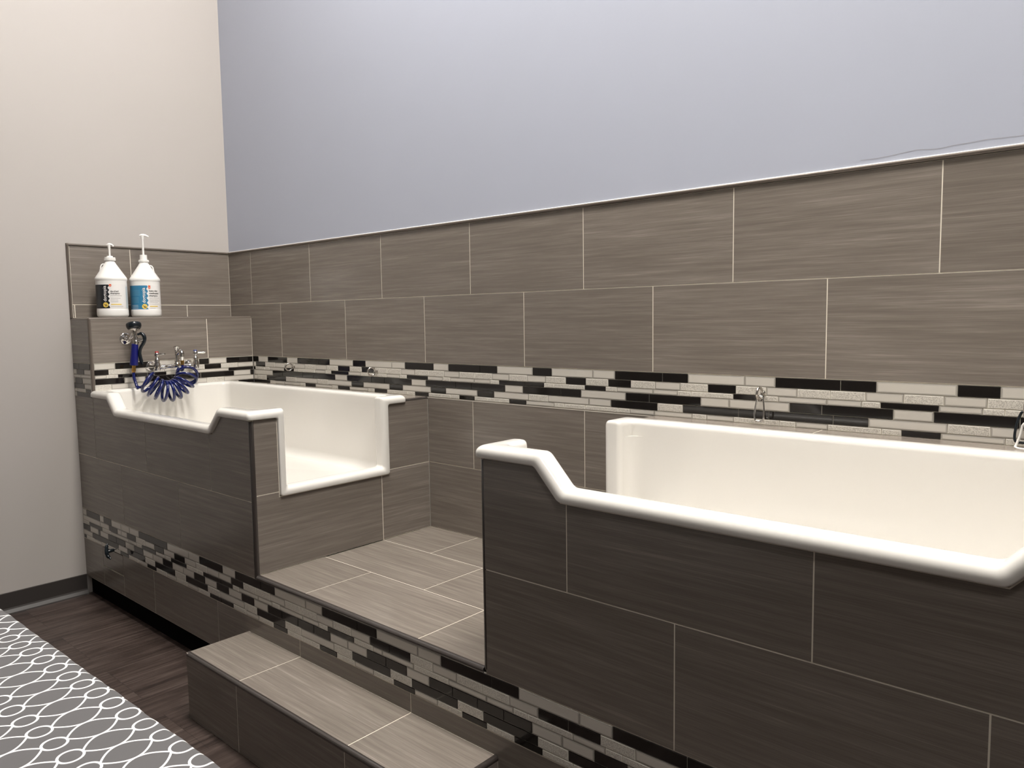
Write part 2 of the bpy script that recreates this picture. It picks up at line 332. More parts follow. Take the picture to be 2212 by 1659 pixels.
FR = [.21, .178, .117, .197, .18, .118]
def mosaic(mb, O, U, V, Nn, rows, z1, z0, fr, u_min, u_max, seed=3):
    """interlocking glass strips: material slots 0 grout 1 pale 2 pale edge 3 crackle 4 crackle edge 5 black"""
    O, U, V, Nn = map(Vector, (O, U, V, Nn)); rg = random.Random(seed)
    flip = U.cross(V).dot(Nn) < 0
    def P(u, v, d): return O + U * u + V * v + Nn * d
    def quad(a, b, c, d, mi):
        mb.face([a, b, c, d][::-1] if flip else [a, b, c, d], mi)
    quad(P(u_min, z0, -.0018), P(u_max, z0, -.0018), P(u_max, z1, -.0018), P(u_min, z1, -.0018), 0)
    for vv in ((z0, -1), (z1, 1)):
        mb.face([P(u_min, vv[0], -.0018), P(u_max, vv[0], -.0018), P(u_max, vv[0], -.008), P(u_min, vv[0], -.008)], 0)
    tot = sum(fr); z = z1 - 0.0012; H = z1 - z0 - 0.0024
    pat = ['LS', 'M', 'ls', 'LS', 'LS', 'ls']
    for ri, (r, f) in enumerate(zip(rows, fr)):
        h = H * f / tot; zt, zb = z, z - h; z -= h
        tk = r.split(); cur = float(tk[0]); seq = []
        for t in tk[1:]:
            seq.append((t[0], cur, float(t[1:]))); cur = float(t[1:])
        k = 0; long = True
        while cur < u_max:
            ln = {'LS': (0.204, 0.102), 'M': (0.102, 0.102), 'ls': (0.153, 0.051)}[pat[ri % 6]][0 if long else 1]; long = not long
            seq.append((rg.choice('DDLLC' if ri % 6 in (1, 2, 4, 5) else 'DDL'), cur, cur + ln)); cur += ln
        for code, a, b in seq:
            a = max(a, u_min); b = min(b, u_max)
            if b - a < 0.004: continue
            g = 0.0011; a += g; b -= g; t_, b_ = zt - g, zb + g
            e = {'L': 0.0034, 'C': 0.0016, 'D': 0.0010}[code]; e = min(e, (b - a) / 3, (t_ - b_) / 3)
            mi, me_ = {'L': (1, 2), 'C': (3, 4), 'D': (5, 5)}[code]
            lift = 0.0009
            i = [(a + e, b_ + e), (b - e, b_ + e), (b - e, t_ - e), (a + e, t_ - e)]
            o = [(a, b_), (b, b_), (b, t_), (a, t_)]
            quad(*[P(*p, lift) for p in i], mi)
            for k in range(4):
                k2 = (k + 1) % 4
                quad(P(*o[k], 0.0005), P(*o[k2], 0.0005), P(*i[k2], lift), P(*i[k], lift), me_)
                quad(P(*o[k], -.0018), P(*o[k2], -.0018), P(*o[k2], 0.0005), P(*o[k], 0.0005), me_)
MOS_M = ['mgrout', 'light', 'light_e', 'crack', 'crack_e', 'dark']

def frames(pts):
    """parallel transported frames along a polyline"""
    pts = [Vector(p) for p in pts]; T = []
    for i in range(len(pts)):
        a = pts[max(i - 1, 0)]; b = pts[min(i + 1, len(pts) - 1)]; T.append((b - a).normalized())
    n = T[0].orthogonal().normalized(); out = []
    for t in T:
        n = (n - t * n.dot(t)).normalized(); out.append((t, n, t.cross(n)))
    return pts, out
def smooth_path(ctrl, n=8):
    ctrl = [Vector(p) for p in ctrl]; out = []
    P = [2 * ctrl[0] - ctrl[1]] + ctrl + [2 * ctrl[-1] - ctrl[-2]]
    for i in range(1, len(P) - 2):
        for k in range(n):
            t = k / n; a, b, c, d = P[i - 1:i + 3]
            out.append(0.5 * (2 * b + (c - a) * t + (2 * a - 5 * b + 4 * c - d) * t * t + (3 * b - a - 3 * c + d) * t ** 3))
    out.append(ctrl[-1]); return out
def tube(mb, pts, r, seg=10, mi=0, caps=True, closed=False, flat=1.0):
    pts, fr = frames(pts); rows = []
    rs = r if isinstance(r, (list, tuple)) else [r] * len(pts)
    if len(rs) != len(pts): rs = [rs[min(len(rs) - 1, int(round(i * (len(rs) - 1) / (len(pts) - 1))))] for i in range(len(pts))]
    for p, (t, n, b), q in zip(pts, fr, rs):
        rows.append([p + n * math.cos(2 * PI * k / seg) * q + b * math.sin(2 * PI * k / seg) * q * flat for k in range(seg)])
    mb.grid(rows, mi, closed_u=True, closed_v=closed)
    if caps and not closed:
        mb.face(rows[0][::-1], mi); mb.face(rows[-1], mi)
def lathe(mb, base, axis, prof, seg=24, mi=0, caps=True):
    """prof: list of (distance along axis, radius)"""
    base, ax = Vector(base), Vector(axis).normalized(); n = ax.orthogonal().normalized(); b = ax.cross(n)
    rows = [[base + ax * h + (n * math.cos(2 * PI * k / seg) + b * math.sin(2 * PI * k / seg)) * r for k in range(seg)] for h, r in prof]
    mb.grid(rows, mi, closed_u=True)
    if caps:
        mb.face(rows[0][::-1], mi); mb.face(rows[-1], mi)
def ball(mb, c, r, mi=0, seg=16, sz=1.0):
    lathe(mb, Vector(c) - Vector((0, 0, r * sz)), (0, 0, 1), [(r * sz * (1 - math.cos(PI * k / 10)), max(1e-4, r * math.sin(PI * k / 10))) for k in range(11)], seg, mi)
def part(name, mats, parent, fn, smooth=True, angle=40, **k):
    mb = MB(); fn(mb); return mb.build(name, mats, parent, smooth=smooth, angle=angle, **k)
def prism(mb, poly, axis, a, b, mi=0):
    """closed prism of a 2D polygon; axis 'x': poly in (y,z), 'y': poly in (x,z), 'z': poly in (x,y)"""
    f = {'x': lambda p, h: (h, p[0], p[1]), 'y': lambda p, h: (p[0], h, p[1]), 'z': lambda p, h: (p[0], p[1], h)}[axis]
    mb.face([f(p, a) for p in poly], mi); mb.face([f(p, b) for p in poly][::-1], mi)
    for i in range(len(poly)):
        p, q = poly[i], poly[(i + 1) % len(poly)]
        mb.face([f(p, b), f(q, b), f(q, a), f(p, a)], mi)
def trim_bar(mb, p, q, r=0.0085, seg=14):
    tube(mb, [p, q], r, seg)
def scratch(mb): # finished solid as a loose object for booleans
    me = bpy.data.meshes.new('tmp'); me.from_pydata(mb.v, [], mb.f)
    bm = bmesh.new(); bm.from_mesh(me); bmesh.ops.remove_doubles(bm, verts=bm.verts, dist=1e-6); bmesh.ops.recalc_face_normals(bm, faces=bm.faces); bm.to_mesh(me); bm.free()
    o = bpy.data.objects.new('tmp', me); C.objects.link(o); return o
# ------------------------------------------------------------------ room shell
XR, YF = 5.75, -4.3
def wallbox(name, a, b, m): 
    mb = MB(); mb.box(a, b); return structure(mb.build(name, m))
wall_back = wallbox('wall_back', (-0.15, 0.010, 0), (XR + 0.15, 0.16, CEIL), 'blue')
wall_left = wallbox('wall_left', (-0.16, YF, 0), (-0.010, 0.010, CEIL), 'grey')
wallbox('wall_right', (XR, YF, 0), (XR + 0.15, 0.010, CEIL), 'room')
wallbox('wall_front', (-0.15, YF - 0.15, 0), (XR + 0.15, YF, CEIL), 'room')
wallbox('floor', (-0.15, YF - 0.15, -0.08), (XR + 0.15, 0.16, 0), 'floor')
wallbox('ceiling', (-0.15, YF - 0.15, CEIL), (XR + 0.15, 0.16, CEIL + 0.1), 'ceil')
# painted faces: blue wall surface at y = 0.010, left wall surface at x = -0.010, tiles stand 1 cm proud
def cove(name, poly, axis, a, b):
    mb = MB(); prism(mb, poly, axis, a, b); return structure(mb.build(name, 'base', bevel=None))
cove('baseboard_left', [(-0.0105, 0.0), (0.014, 0.0), (0.012, 0.006), (0.0, 0.022), (-0.003, 0.03), (-0.0035, 0.108), (-0.0105, 0.110)], 'y', YF, -D - 0.001)
cove('baseboard_front', [(YF - 0.0005, 0.0), (YF + 0.022, 0.0), (YF + 0.010, 0.022), (YF + 0.006, 0.03), (YF + 0.006, 0.110), (YF - 0.0005, 0.110)], 'x', -0.01, XR)
# --- tiled wainscot of the back wall
mb = MB()
O, U, V, Nn = (0, 0, 0), (1, 0, 0), (0, 0, 1), (0, -1, 0)
XE = XR - 0.001
T = split_row(0, XE, ZG, ZT, [0.2589 + TL * k for k in range(12)]) + split_row(0, XE, ZMT, ZG, [0.5664 + TL * k for k in range(12)])
T += split_row(X1, X2, ZSL, ZMB, [2.0977, 2.0977 + TL]) + split_row(X1, X2, ZP, ZSL, [2.404])
panel(mb, O, U, V, Nn, T, depth=0.0098)
mb.build('wall_tile', ['tile', 'grout'], wall_back)
mb = MB(); mosaic(mb, (0, 0, 0), U, V, Nn, MOSAIC['back'], ZMT, ZMB, FR, CH, XE)
mb.face([(CH, -0.0006, ZMB), (XE, -0.0006, ZMB), (XE, -0.0006, ZMB - 0.004), (CH, -0.0006, ZMB - 0.004)][::-1], 0)
mb.build('mosaic_band', MOS_M, wall_back)
def cap_profile(mb, p, q, out, w=ZCAP - ZT):
    """half round cap strip along the top or side of the wall tile"""
    p, q, out = map(Vector, (p, q, out)); d = (q - p).normalized(); up = Vector((0, 0, 1)) if abs(d.z) < 0.5 else Vector((0, -1, 0))
    rows = []
    for e in (p, q):
        rows.append([e + up * (w / 2 - w / 2 * math.cos(PI * k / 10)) + out * (0.0065 * math.sin(PI * k / 10) ** 0.7 + 0.0) for k in range(11)] + [e + up * w - out * 0.0098, e - out * 0.0098])
    mb.grid(rows, 0, closed_u=True); mb.face(rows[0]); mb.face(rows[1][::-1])
mb = MB(); cap_profile(mb, (0, -0.0003, ZT + 0.0012), (XE, -0.0003, ZT + 0.0012), (0, -1, 0), ZCAP - ZT - 0.0012); mb.build('edge_trim', 'captrim', wall_back, smooth=True)
mb = MB(); prism(mb, [(0.0098, ZCAP - 0.001), (0.0012, ZCAP - 0.001), (0.0075, ZCAP + 0.0035), (0.0098, ZCAP + 0.004)], 'x', 0, XE); mb.build('caulk_line', 'white', wall_back)
crack = [(3.715, 1.925), (3.755, 1.924), (3.8, 1.926), (3.829, 1.929), (3.868, 1.932), (3.901, 1.928), (3.927, 1.927), (3.958, 1.93), (4.002, 1.931), (4.038, 1.933), (4.076, 1.931), (4.119, 1.93), (4.147, 1.931)]
mb = MB()
for (x0, z0), (x1, z1) in zip(crack, crack[1:]):
    mb.box((x0, 0.0094, min(z0, z1)), (x1, 0.0099, max(z0, z1) + 0.0001)) if False else mb.face([(x0, 0.0094, z0), (x1, 0.0094, z1), (x1, 0.0094, z1 + 0.0009), (x0, 0.0094, z0 + 0.0009)], 0)
mb.build('hairline_crack', 'inkgrey', wall_back)
# --- tile of the left wall above the ledge
mb = MB()
panel(mb, (0, 0, 0), (0, 1, 0), (0, 0, 1), (1, 0, 0), split_row(-D + 0.012, 0, ZG, ZT, [-0.5879]) + split_row(-D + 0.012, 0, ZLEDGE, ZG, [-0.8887, -0.2760]), depth=0.0098)
mb.build('wall_tile', ['tile', 'grout'], wall_left)
mb = MB(); cap_profile(mb, (0.0003, -D, ZT + 0.0012), (0.0003, 0, ZT + 0.0012), (1, 0, 0), ZCAP - ZT - 0.0012); mb.build('edge_trim', 'captrim', wall_left, smooth=True)
mb = MB()
rows = []
for z in (ZLEDGE, ZCAP):
    rows.append([(0.0065 * math.sin(PI * k / 8) ** 0.7, -D + 0.012 - 0.013 * k / 8, z) for k in range(9)] + [(-0.0099, -D - 0.001, z), (-0.0099, -D + 0.012, z)])
mb.grid(rows, 0, closed_u=True); mb.face(rows[0]); mb.face(rows[1][::-1])
mb.build('edge_trim', 'captrim', wall_left, smooth=True)

# ------------------------------------------------------------------ ceiling lamps
def ceiling_light(x, y, power, label):
    t = thing('ceiling_light', label, 'ceiling light', (x, y, CEIL), 'lamp panels in the ceiling')
    def frame(mb):
        for a, b in (((-.61, -.31), (.61, -.29)), ((-.61, .29), (.61, .31)), ((-.61, -.29), (-.59, .29)), ((.59, -.29), (.61, .29))):
            mb.box((a[0], a[1], -0.03), (b[0], b[1], -0.0005))
    part('lamp_frame', 'lampbody', t, frame, smooth=False)
    mm = bpy.data.materials.new('lamp_diffuser'); mm.use_nodes = True; nt = mm.node_tree
    bs = nt.nodes['Principled BSDF']; bs.inputs['Emission Color'].default_value = (*LAMP_COLOR, 1); bs.inputs['Emission Strength'].default_value = LAMP_POWER * power
    MT['dif'] = mm
    mb = MB(); mb.box((-.59, -.29, -0.022), (.59, .29, -0.001)); mb.build('diffuser', 'dif', t)
for (x, y, s), lab in zip(LAMPS, ('rectangular lamp panel in the ceiling above the left tub', 'rectangular lamp panel in the ceiling above the right tub', 'added dim rectangular fill panel in the ceiling behind the camera')):
    ceiling_light(x, y, s, lab)

# ------------------------------------------------------------------ boxed out ledge on the left wall
led = thing('tiled_ledge', 'tiled boxed-out ledge along the left wall carrying the two shampoo jugs', 'ledge', (CH / 2, -D / 2, ZBT))
mb = MB()
R_ = 0.0105
panel(mb, (CH, 0, 0), (0, 1, 0), (0, 0, 1), (1, 0, 0), split_row(-D + R_, -0.0005, ZMT, ZLEDGE - R_, [-0.8932, -0.2805]), depth=0.0098)
panel(mb, (0, -D, 0), (1, 0, 0), (0, 0, 1), (0, -1, 0), [(-0.0095, ZMT, CH - R_, ZLEDGE - R_)], depth=0.0098)
panel(mb, (0, 0, ZLEDGE), (1, 0, 0), (0, 1, 0), (0, 0, 1), [(0.0002, -D + R_, CH - R_, -0.46), (0.0002, -0.46, CH - R_, -0.0005)], depth=0.0098, uvswap=True)
mb.build('ledge_tile', ['tile', 'grout'], led)
mb = MB()
mosaic(mb, (CH, 0, 0), (0, 1, 0), (0, 0, 1), (1, 0, 0), MOSAIC['ledge'], ZMT, ZMB - 0.0, FR, -D + R_, -0.0002)
mosaic(mb, (0, -D, 0), (1, 0, 0), (0, 0, 1), (0, -1, 0), MOSAIC['side'], ZMT, 1.093, FR + [.17], -0.0095, CH - R_)
mb.build('mosaic_band', MOS_M, led)
def f(mb):
    trim_bar(mb, (CH - R_, -D + R_, 1.106), (CH - R_, -D + R_, ZLEDGE - R_), R_)
    trim_bar(mb, (CH - R_, -D + R_, ZLEDGE - R_), (CH - R_, -0.001, ZLEDGE - R_), R_)
    trim_bar(mb, (-0.008, -D + R_, ZLEDGE - R_), (CH - R_, -D + R_, ZLEDGE - R_), R_)
    ball(mb, (CH - R_, -D + R_, ZLEDGE - R_), R_)
part('edge_trim', 'captrim', led, f)
settle(led)

# ------------------------------------------------------------------ platform
pl = thing('tiled_platform', 'low tiled platform with a mosaic front running along the back wall', 'platform', (2.4, -D / 2, 0))
mb = MB()
R2 = 0.0095
cuts = ()
# walking surface between the tub blocks
zt = [(X1, -D + R2, 2.1116, -0.599), (2.1116, -D + R2, 2.724, -0.599), (2.724, -D + R2, X2, -0.599),
      (X1, -0.599, 1.805 + 0.001, -0.288), (1.806, -0.599, 2.4185, -0.288), (2.4185, -0.599, X2, -0.288),
      (X1, -0.288, 2.1130, 0), (2.1130, -0.288, 2.726, 0), (2.726, -0.288, X2, 0)]
panel(mb, (0, 0, ZP), (1, 0, 0), (0, 1, 0), (0, 0, 1), [t for t in zt if t[2] - t[0] > 0.02], depth=0.01)
kick = [0.2477 + TL * k for k in range(9)]
low = split_row(-0.009, X3, ZK, ZB, kick)
hx0, hx1, hz = 0.2477, 0.505, 0.207
low2 = []
for t in low:
    if abs(t[0] - hx0) < 1e-3: low2 += [(hx0, ZK, hx1, hz), (hx1, ZK, t[2], ZB)]
    else: low2.append(t)
panel(mb, (0, -D, 0), (1, 0, 0), (0, 0, 1), (0, -1, 0), low2, depth=0.012)
panel(mb, (X3, 0, 0), (0, 1, 0), (0, 0, 1), (1, 0, 0), [(-D, ZK, -0.001, ZP)], depth=0.012)
mb.build('platform_tile', ['tile', 'grout'], pl)
mb = MB(); mosaic(mb, (0, -D, 0), (1, 0, 0), (0, 0, 1), (0, -1, 0), MOSAIC['front'], ZFT, ZB, FR, -0.0095, X3, seed=11)
mb.build('mosaic_band', MOS_M, pl)
part('edge_trim', 'trim', pl, lambda mb: trim_bar(mb, (X1 + 0.001, -D + R2 - 0.001, ZP - R2 + 0.001), (X2 - 0.001, -D + R2 - 0.001, ZP - R2 + 0.001), R2 + 0.0015, 20))
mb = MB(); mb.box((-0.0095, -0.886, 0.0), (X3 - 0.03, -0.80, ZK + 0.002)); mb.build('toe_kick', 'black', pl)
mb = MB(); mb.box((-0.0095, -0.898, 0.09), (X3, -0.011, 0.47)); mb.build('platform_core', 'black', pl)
# small access hatch with a black pull
mb = MB(); panel(mb, (0, -D - 0.0005, 0), (1, 0, 0), (0, 0, 1), (0, -1, 0), [(hx0, hz + 0.0035, hx1, ZB - 0.001)], depth=0.010, grout=False)
hatch = mb.build('access_hatch', ['tile', 'grout'], pl)
def f(mb):
    tube(mb, smooth_path([(0.466, -D + 0.003, 0.345), (0.467, -D - 0.02, 0.344), (0.469, -D - 0.035, 0.342)], 3), 0.0028, 8, 0)
    lathe(mb, (0.4685, -D - 0.026, 0.343), (0.03, -1, -0.05), [(0, 0.007), (0.012, 0.009), (0.03, 0.0085), (0.036, 0.006)], 16, 1)
    tube(mb, smooth_path([(0.458, -D - 0.052, 0.378), (0.466, -D - 0.060, 0.362), (0.471, -D - 0.062, 0.342), (0.478, -D - 0.060, 0.322), (0.492, -D - 0.052, 0.308)], 5), [0.005, 0.0085, 0.010, 0.0085, 0.005], 12, 1)
part('pull_handle', ['chrome', 'rubber'], hatch, f)
settle(pl)

# ------------------------------------------------------------------ step
st = thing('tiled_step', 'low grey tiled step standing on the plank floor in front of the platform', 'step', ((XS0 + XS1) / 2, -(D + DS) / 2, 0))
mb = MB()
j = [2.0878, 2.7005]
panel(mb, (0, 0, ZST), (1, 0, 0), (0, 1, 0), (0, 0, 1), split_row(XS0 + R_, XS1 - R_, -DS + R_, -D - 0.001, []) and [(a, -DS + R_, b, -D - 0.001) for a, _, b, _ in split_row(XS0 + 0.002, XS1 - R_, 0, 1, j)], depth=0.012)
panel(mb, (0, -DS, 0), (1, 0, 0), (0, 0, 1), (0, -1, 0), split_row(XS0, XS1 - R_, 0.0005, ZST - R_, j), depth=0.012)
panel(mb, (XS1, 0, 0), (0, 1, 0), (0, 0, 1), (1, 0, 0), [(-DS + R_, 0.0005, -D - 0.001, ZST - R_)], depth=0.012)
panel(mb, (XS0, 0, 0), (0, -1, 0), (0, 0, 1), (-1, 0, 0), [(D + 0.001, 0.0005, DS - 0.001, ZST - 0.002)], depth=0.012)
mb.build('step_tile', ['tile', 'grout'], st)
def f(mb):
    trim_bar(mb, (XS0 + 0.002, -DS + R_ - 0.001, ZST - R_ + 0.001), (XS1 - R_, -DS + R_ - 0.001, ZST - R_ + 0.001), R_)
    trim_bar(mb, (XS1 - R_ + 0.001, -DS + R_, ZST - R_ + 0.001), (XS1 - R_ + 0.001, -D - 0.001, ZST - R_ + 0.001), R_)
    ball(mb, (XS1 - R_, -DS + R_, ZST - R_ + .0005), R_)
part('edge_trim', 'trim', st, f)
settle(st)

# ------------------------------------------------------------------ tubs and the tiled blocks round them
def section(h=0.034, o=0.012, T=0.055, rr=0.017, ro=0.021):
    s = [(-T, -0.020), (-T, h - rr - 0.001)]
    for k in range(1, 8): a = PI / 2 * k / 7; s.append((-T + rr - rr * math.cos(a), h - rr + rr * math.sin(a) - 0.001 * (1 - k / 7)))
    s.append((-T / 2, h + 0.0006))
    for k in range(0, 9): a = PI / 2 * k / 8; s.append((o - ro + ro * math.sin(a), h - ro + ro * math.cos(a)))
    s += [(o, 0.004), (o - 0.0012, 0.0012), (o - 0.004, 0.0), (-0.02, 0.0), (-0.02, -0.020)]
    return s
def rim_mesh(verts, zaxis, sgn, xo):
    """verts: closed loop of ((s, y, z), segment-normal) where normal is the wall normal of the segment that starts there"""
    n = len(verts); P = [Vector(v[0]) for v in verts]; W = [Vector(v[1]) for v in verts]
    strands = []
    S = section()
    for (a, b) in S:
        M_ = []; ups = []
        for i in range(n):
            d = (P[(i + 1) % n] - P[i]).normalized(); up = W[i].cross(d)
            ups.append(up)
        for i in range(n):
            w0, w1, t0, t1 = W[i - 1], W[i], ups[i - 1], ups[i]
            if (w0 - w1).length < 1e-6: q = P[i] + w1 * a + (t0 + t1) * (b / (1 + t0.dot(t1)))
            else: q = P[i] + (w0 + w1) * a + Vector((0, 0, b))
            M_.append(q)
        out = []
        for i in range(n):
            corner = (W[i - 1] - W[i]).length > 1e-6
            r = (0.050 if a < -0.03 else 0.018) if corner else 0.013
            p, q, s_ = M_[i - 1], M_[i], M_[(i + 1) % n]
            d0, d1 = (p - q), (s_ - q); r = min(r, d0.length * 0.42, d1.length * 0.42); d0.normalize(); d1.normalize()
            A, B = q + d0 * r, q + d1 * r
            for k in range(7):
                t = k / 6; out.append(A * (1 - t) ** 2 + q * 2 * t * (1 - t) + B * t * t)
        strands.append(out)
    k = len(strands[0])
    rows = [[(xo + sgn * st_[i][0], st_[i][1], st_[i][2]) for st_ in strands] for i in range(k)]
    return rows
def make_tub(label, xo, sgn, cfg):
    Lt = cfg['L']; yf, yb = -D, cfg['yb']; z = cfg['z']; zd = cfg['zd']; zu = cfg['zu']
    a0, a1, b0, b1 = cfg['dip']       # distances from the open end: upper/lower corner near the open end, lower/upper near the closed end
    yu0, yu1 = cfg['u']
    t = thing('dog_bathing_tub', label, 'tub', (xo + sgn * Lt / 2, (yf + yb) / 2, ZP), 'white step-in bathing tubs')
    nF, nO, nB, nC = (0, -1, 0), (-1, 0, 0), (0, 1, 0), (1, 0, 0)     # front, open end (s=0), back, closed end; s runs inward
    loop = [((0, yf, z), nF), ((a0, yf, z), nF), ((a1, yf, zd), nF), ((b0, yf, zd), nF), ((b1, yf, z), nF),
            ((Lt, yf, z), nC), ((Lt, yb, z), nB), ((0, yb, z), nO),
            ((0, yu1, z), nO), ((0, yu1, zu), nO), ((0, yu0, zu), nO), ((0, yu0, z), nO)]
    mb = MB(); rows = rim_mesh(loop, None, sgn, xo)
    mb.grid(rows, 0, closed_u=True, closed_v=True)
    rim = mb.build('rolled_rim', 'porc', t, smooth=True, angle=60)
    bm = bmesh.new(); bm.from_mesh(rim.data); bmesh.ops.recalc_face_normals(bm, faces=bm.faces); bm.to_mesh(rim.data); bm.free()
    # basin shell
    def X(s): return xo + sgn * s
    e = 0.0125
    def bx(s0, s1, y0, y1, z0, z1):
        m_ = MB(); x0, x1 = sorted((X(s0), X(s1))); m_.box((x0, y0, z0), (x1, y1, z1)); return scratch(m_)
    zfl = cfg['zfl']; Tn = 0.055; SK = 0.020; sk = SK * math.tan(PI / 8)
    outer = bx(e, Lt - 0.001, yf + e, yb - 0.001, zfl - 0.05, z - SK)
    # inner space: same rounded outline as the inner skirt of the rim
    def outline(i_, r_):
        q = Tn + i_; cs = [(q, yf + q), (Lt - q, yf + q), (Lt - q, yb - q), (q, yb - q)]; ol = []
        for i in range(4):
            p_, q_, s_ = Vector(cs[i - 1]), Vector(cs[i]), Vector(cs[(i + 1) % 4])
            A_, B_ = q_ + (p_ - q_).normalized() * r_, q_ + (s_ - q_).normalized() * r_
            for k in range(7):
                t_ = k / 6; ol.append(A_ * (1 - t_) ** 2 + q_ * 2 * t_ * (1 - t_) + B_ * t_ * t_)
        return ol
    m_ = MB(); R0 = 0.045; rings = []
    for k in range(9):
        a_ = PI / 2 * k / 8; i_ = R0 * (1 - math.sin(a_)); rings.append([(X(v.x), v.y, zfl + R0 * (1 - math.cos(a_))) for v in outline(i_, 0.050 - i_)])
    rings.append([(p_[0], p_[1], z + 0.3) for p_ in rings[-1]])
    m_.grid(rings, 0, closed_u=True); m_.face(rings[0][::-1]); m_.face(rings[-1])
    inner = scratch(m_)
    def cutter_dip():
        m_ = MB()
        sl = (z - zd) / abs(a1 - a0); k1 = sk
        poly = [(X(a0 - k1 - 0.05 * 0), z + 0.2), (X(a0 - k1), z - SK), (X(a1 - k1), zd - SK), (X(b0 + k1), zd - SK), (X(b1 + k1), z - SK), (X(b1 + k1), z + 0.2)]
        prism(m_, poly, 'y', yf - 0.05, yf + Tn + 0.0003); return scratch(m_)
    def cutter_u():
        m_ = MB(); prism(m_, [(yu0 - SK, z + 0.2), (yu0 - SK, zu - SK), (yu1 + SK, zu - SK), (yu1 + SK, z + 0.2)], 'x', min(X(-0.05), X(Tn + 0.0003)), max(X(-0.05), X(Tn + 0.0003))); return scratch(m_)
    tools = [inner, cutter_dip(), cutter_u()]
    for k, tl in enumerate(tools):
        md = outer.modifiers.new('b%d' % k, 'BOOLEAN'); md.operation = 'DIFFERENCE'; md.solver = 'EXACT'; md.object = tl
    dg = bpy.context.evaluated_depsgraph_get(); dg.update()
    me = bpy.data.meshes.new_from_object(outer.evaluated_get(dg))
    for o in tools + [outer]:
        bpy.data.objects.remove(o)
    me.materials.clear(); me.materials.append(MT['porc']); me.name = 'basin'
    me.polygons.foreach_set('use_smooth', [True] * len(me.polygons)); me.set_sharp_from_angle(angle=math.radians(30))
    o = bpy.data.objects.new('basin', me); C.objects.link(o); o.parent = t
    # drain in the basin floor near the closed end
    part('drain', 'chrome', t, lambda mb: lathe(mb, (X(Lt - 0.25), (yf + yb) / 2, zfl), (0, 0, 1), [(0.0, 0.045), (0.003, 0.043), (0.003, 0.03), (0.0015, 0.028), (0.0015, 0.001)], 24))
    settle(t)
    return t
LT = dict(L=X1 - CH - 0.001, z=1.101, zd=1.023, zu=0.787, zfl=0.775, yb=-0.150, dip=(0.226, 0.306, 1.276, 1.355), u=(-0.797, -0.246))
RT = dict(L=1.552, z=1.096, zd=1.011, zu=0.787, zfl=0.775, yb=-0.178, dip=(0.200, 0.279, 1.235, 1.315), u=(-0.797, -0.266))
make_tub('white porcelain bathing tub below the faucet and blue coil hose in the far left corner', X1, -1, LT)
make_tub('large white porcelain bathing tub in the right foreground beneath the carabiners', X2, 1, RT)

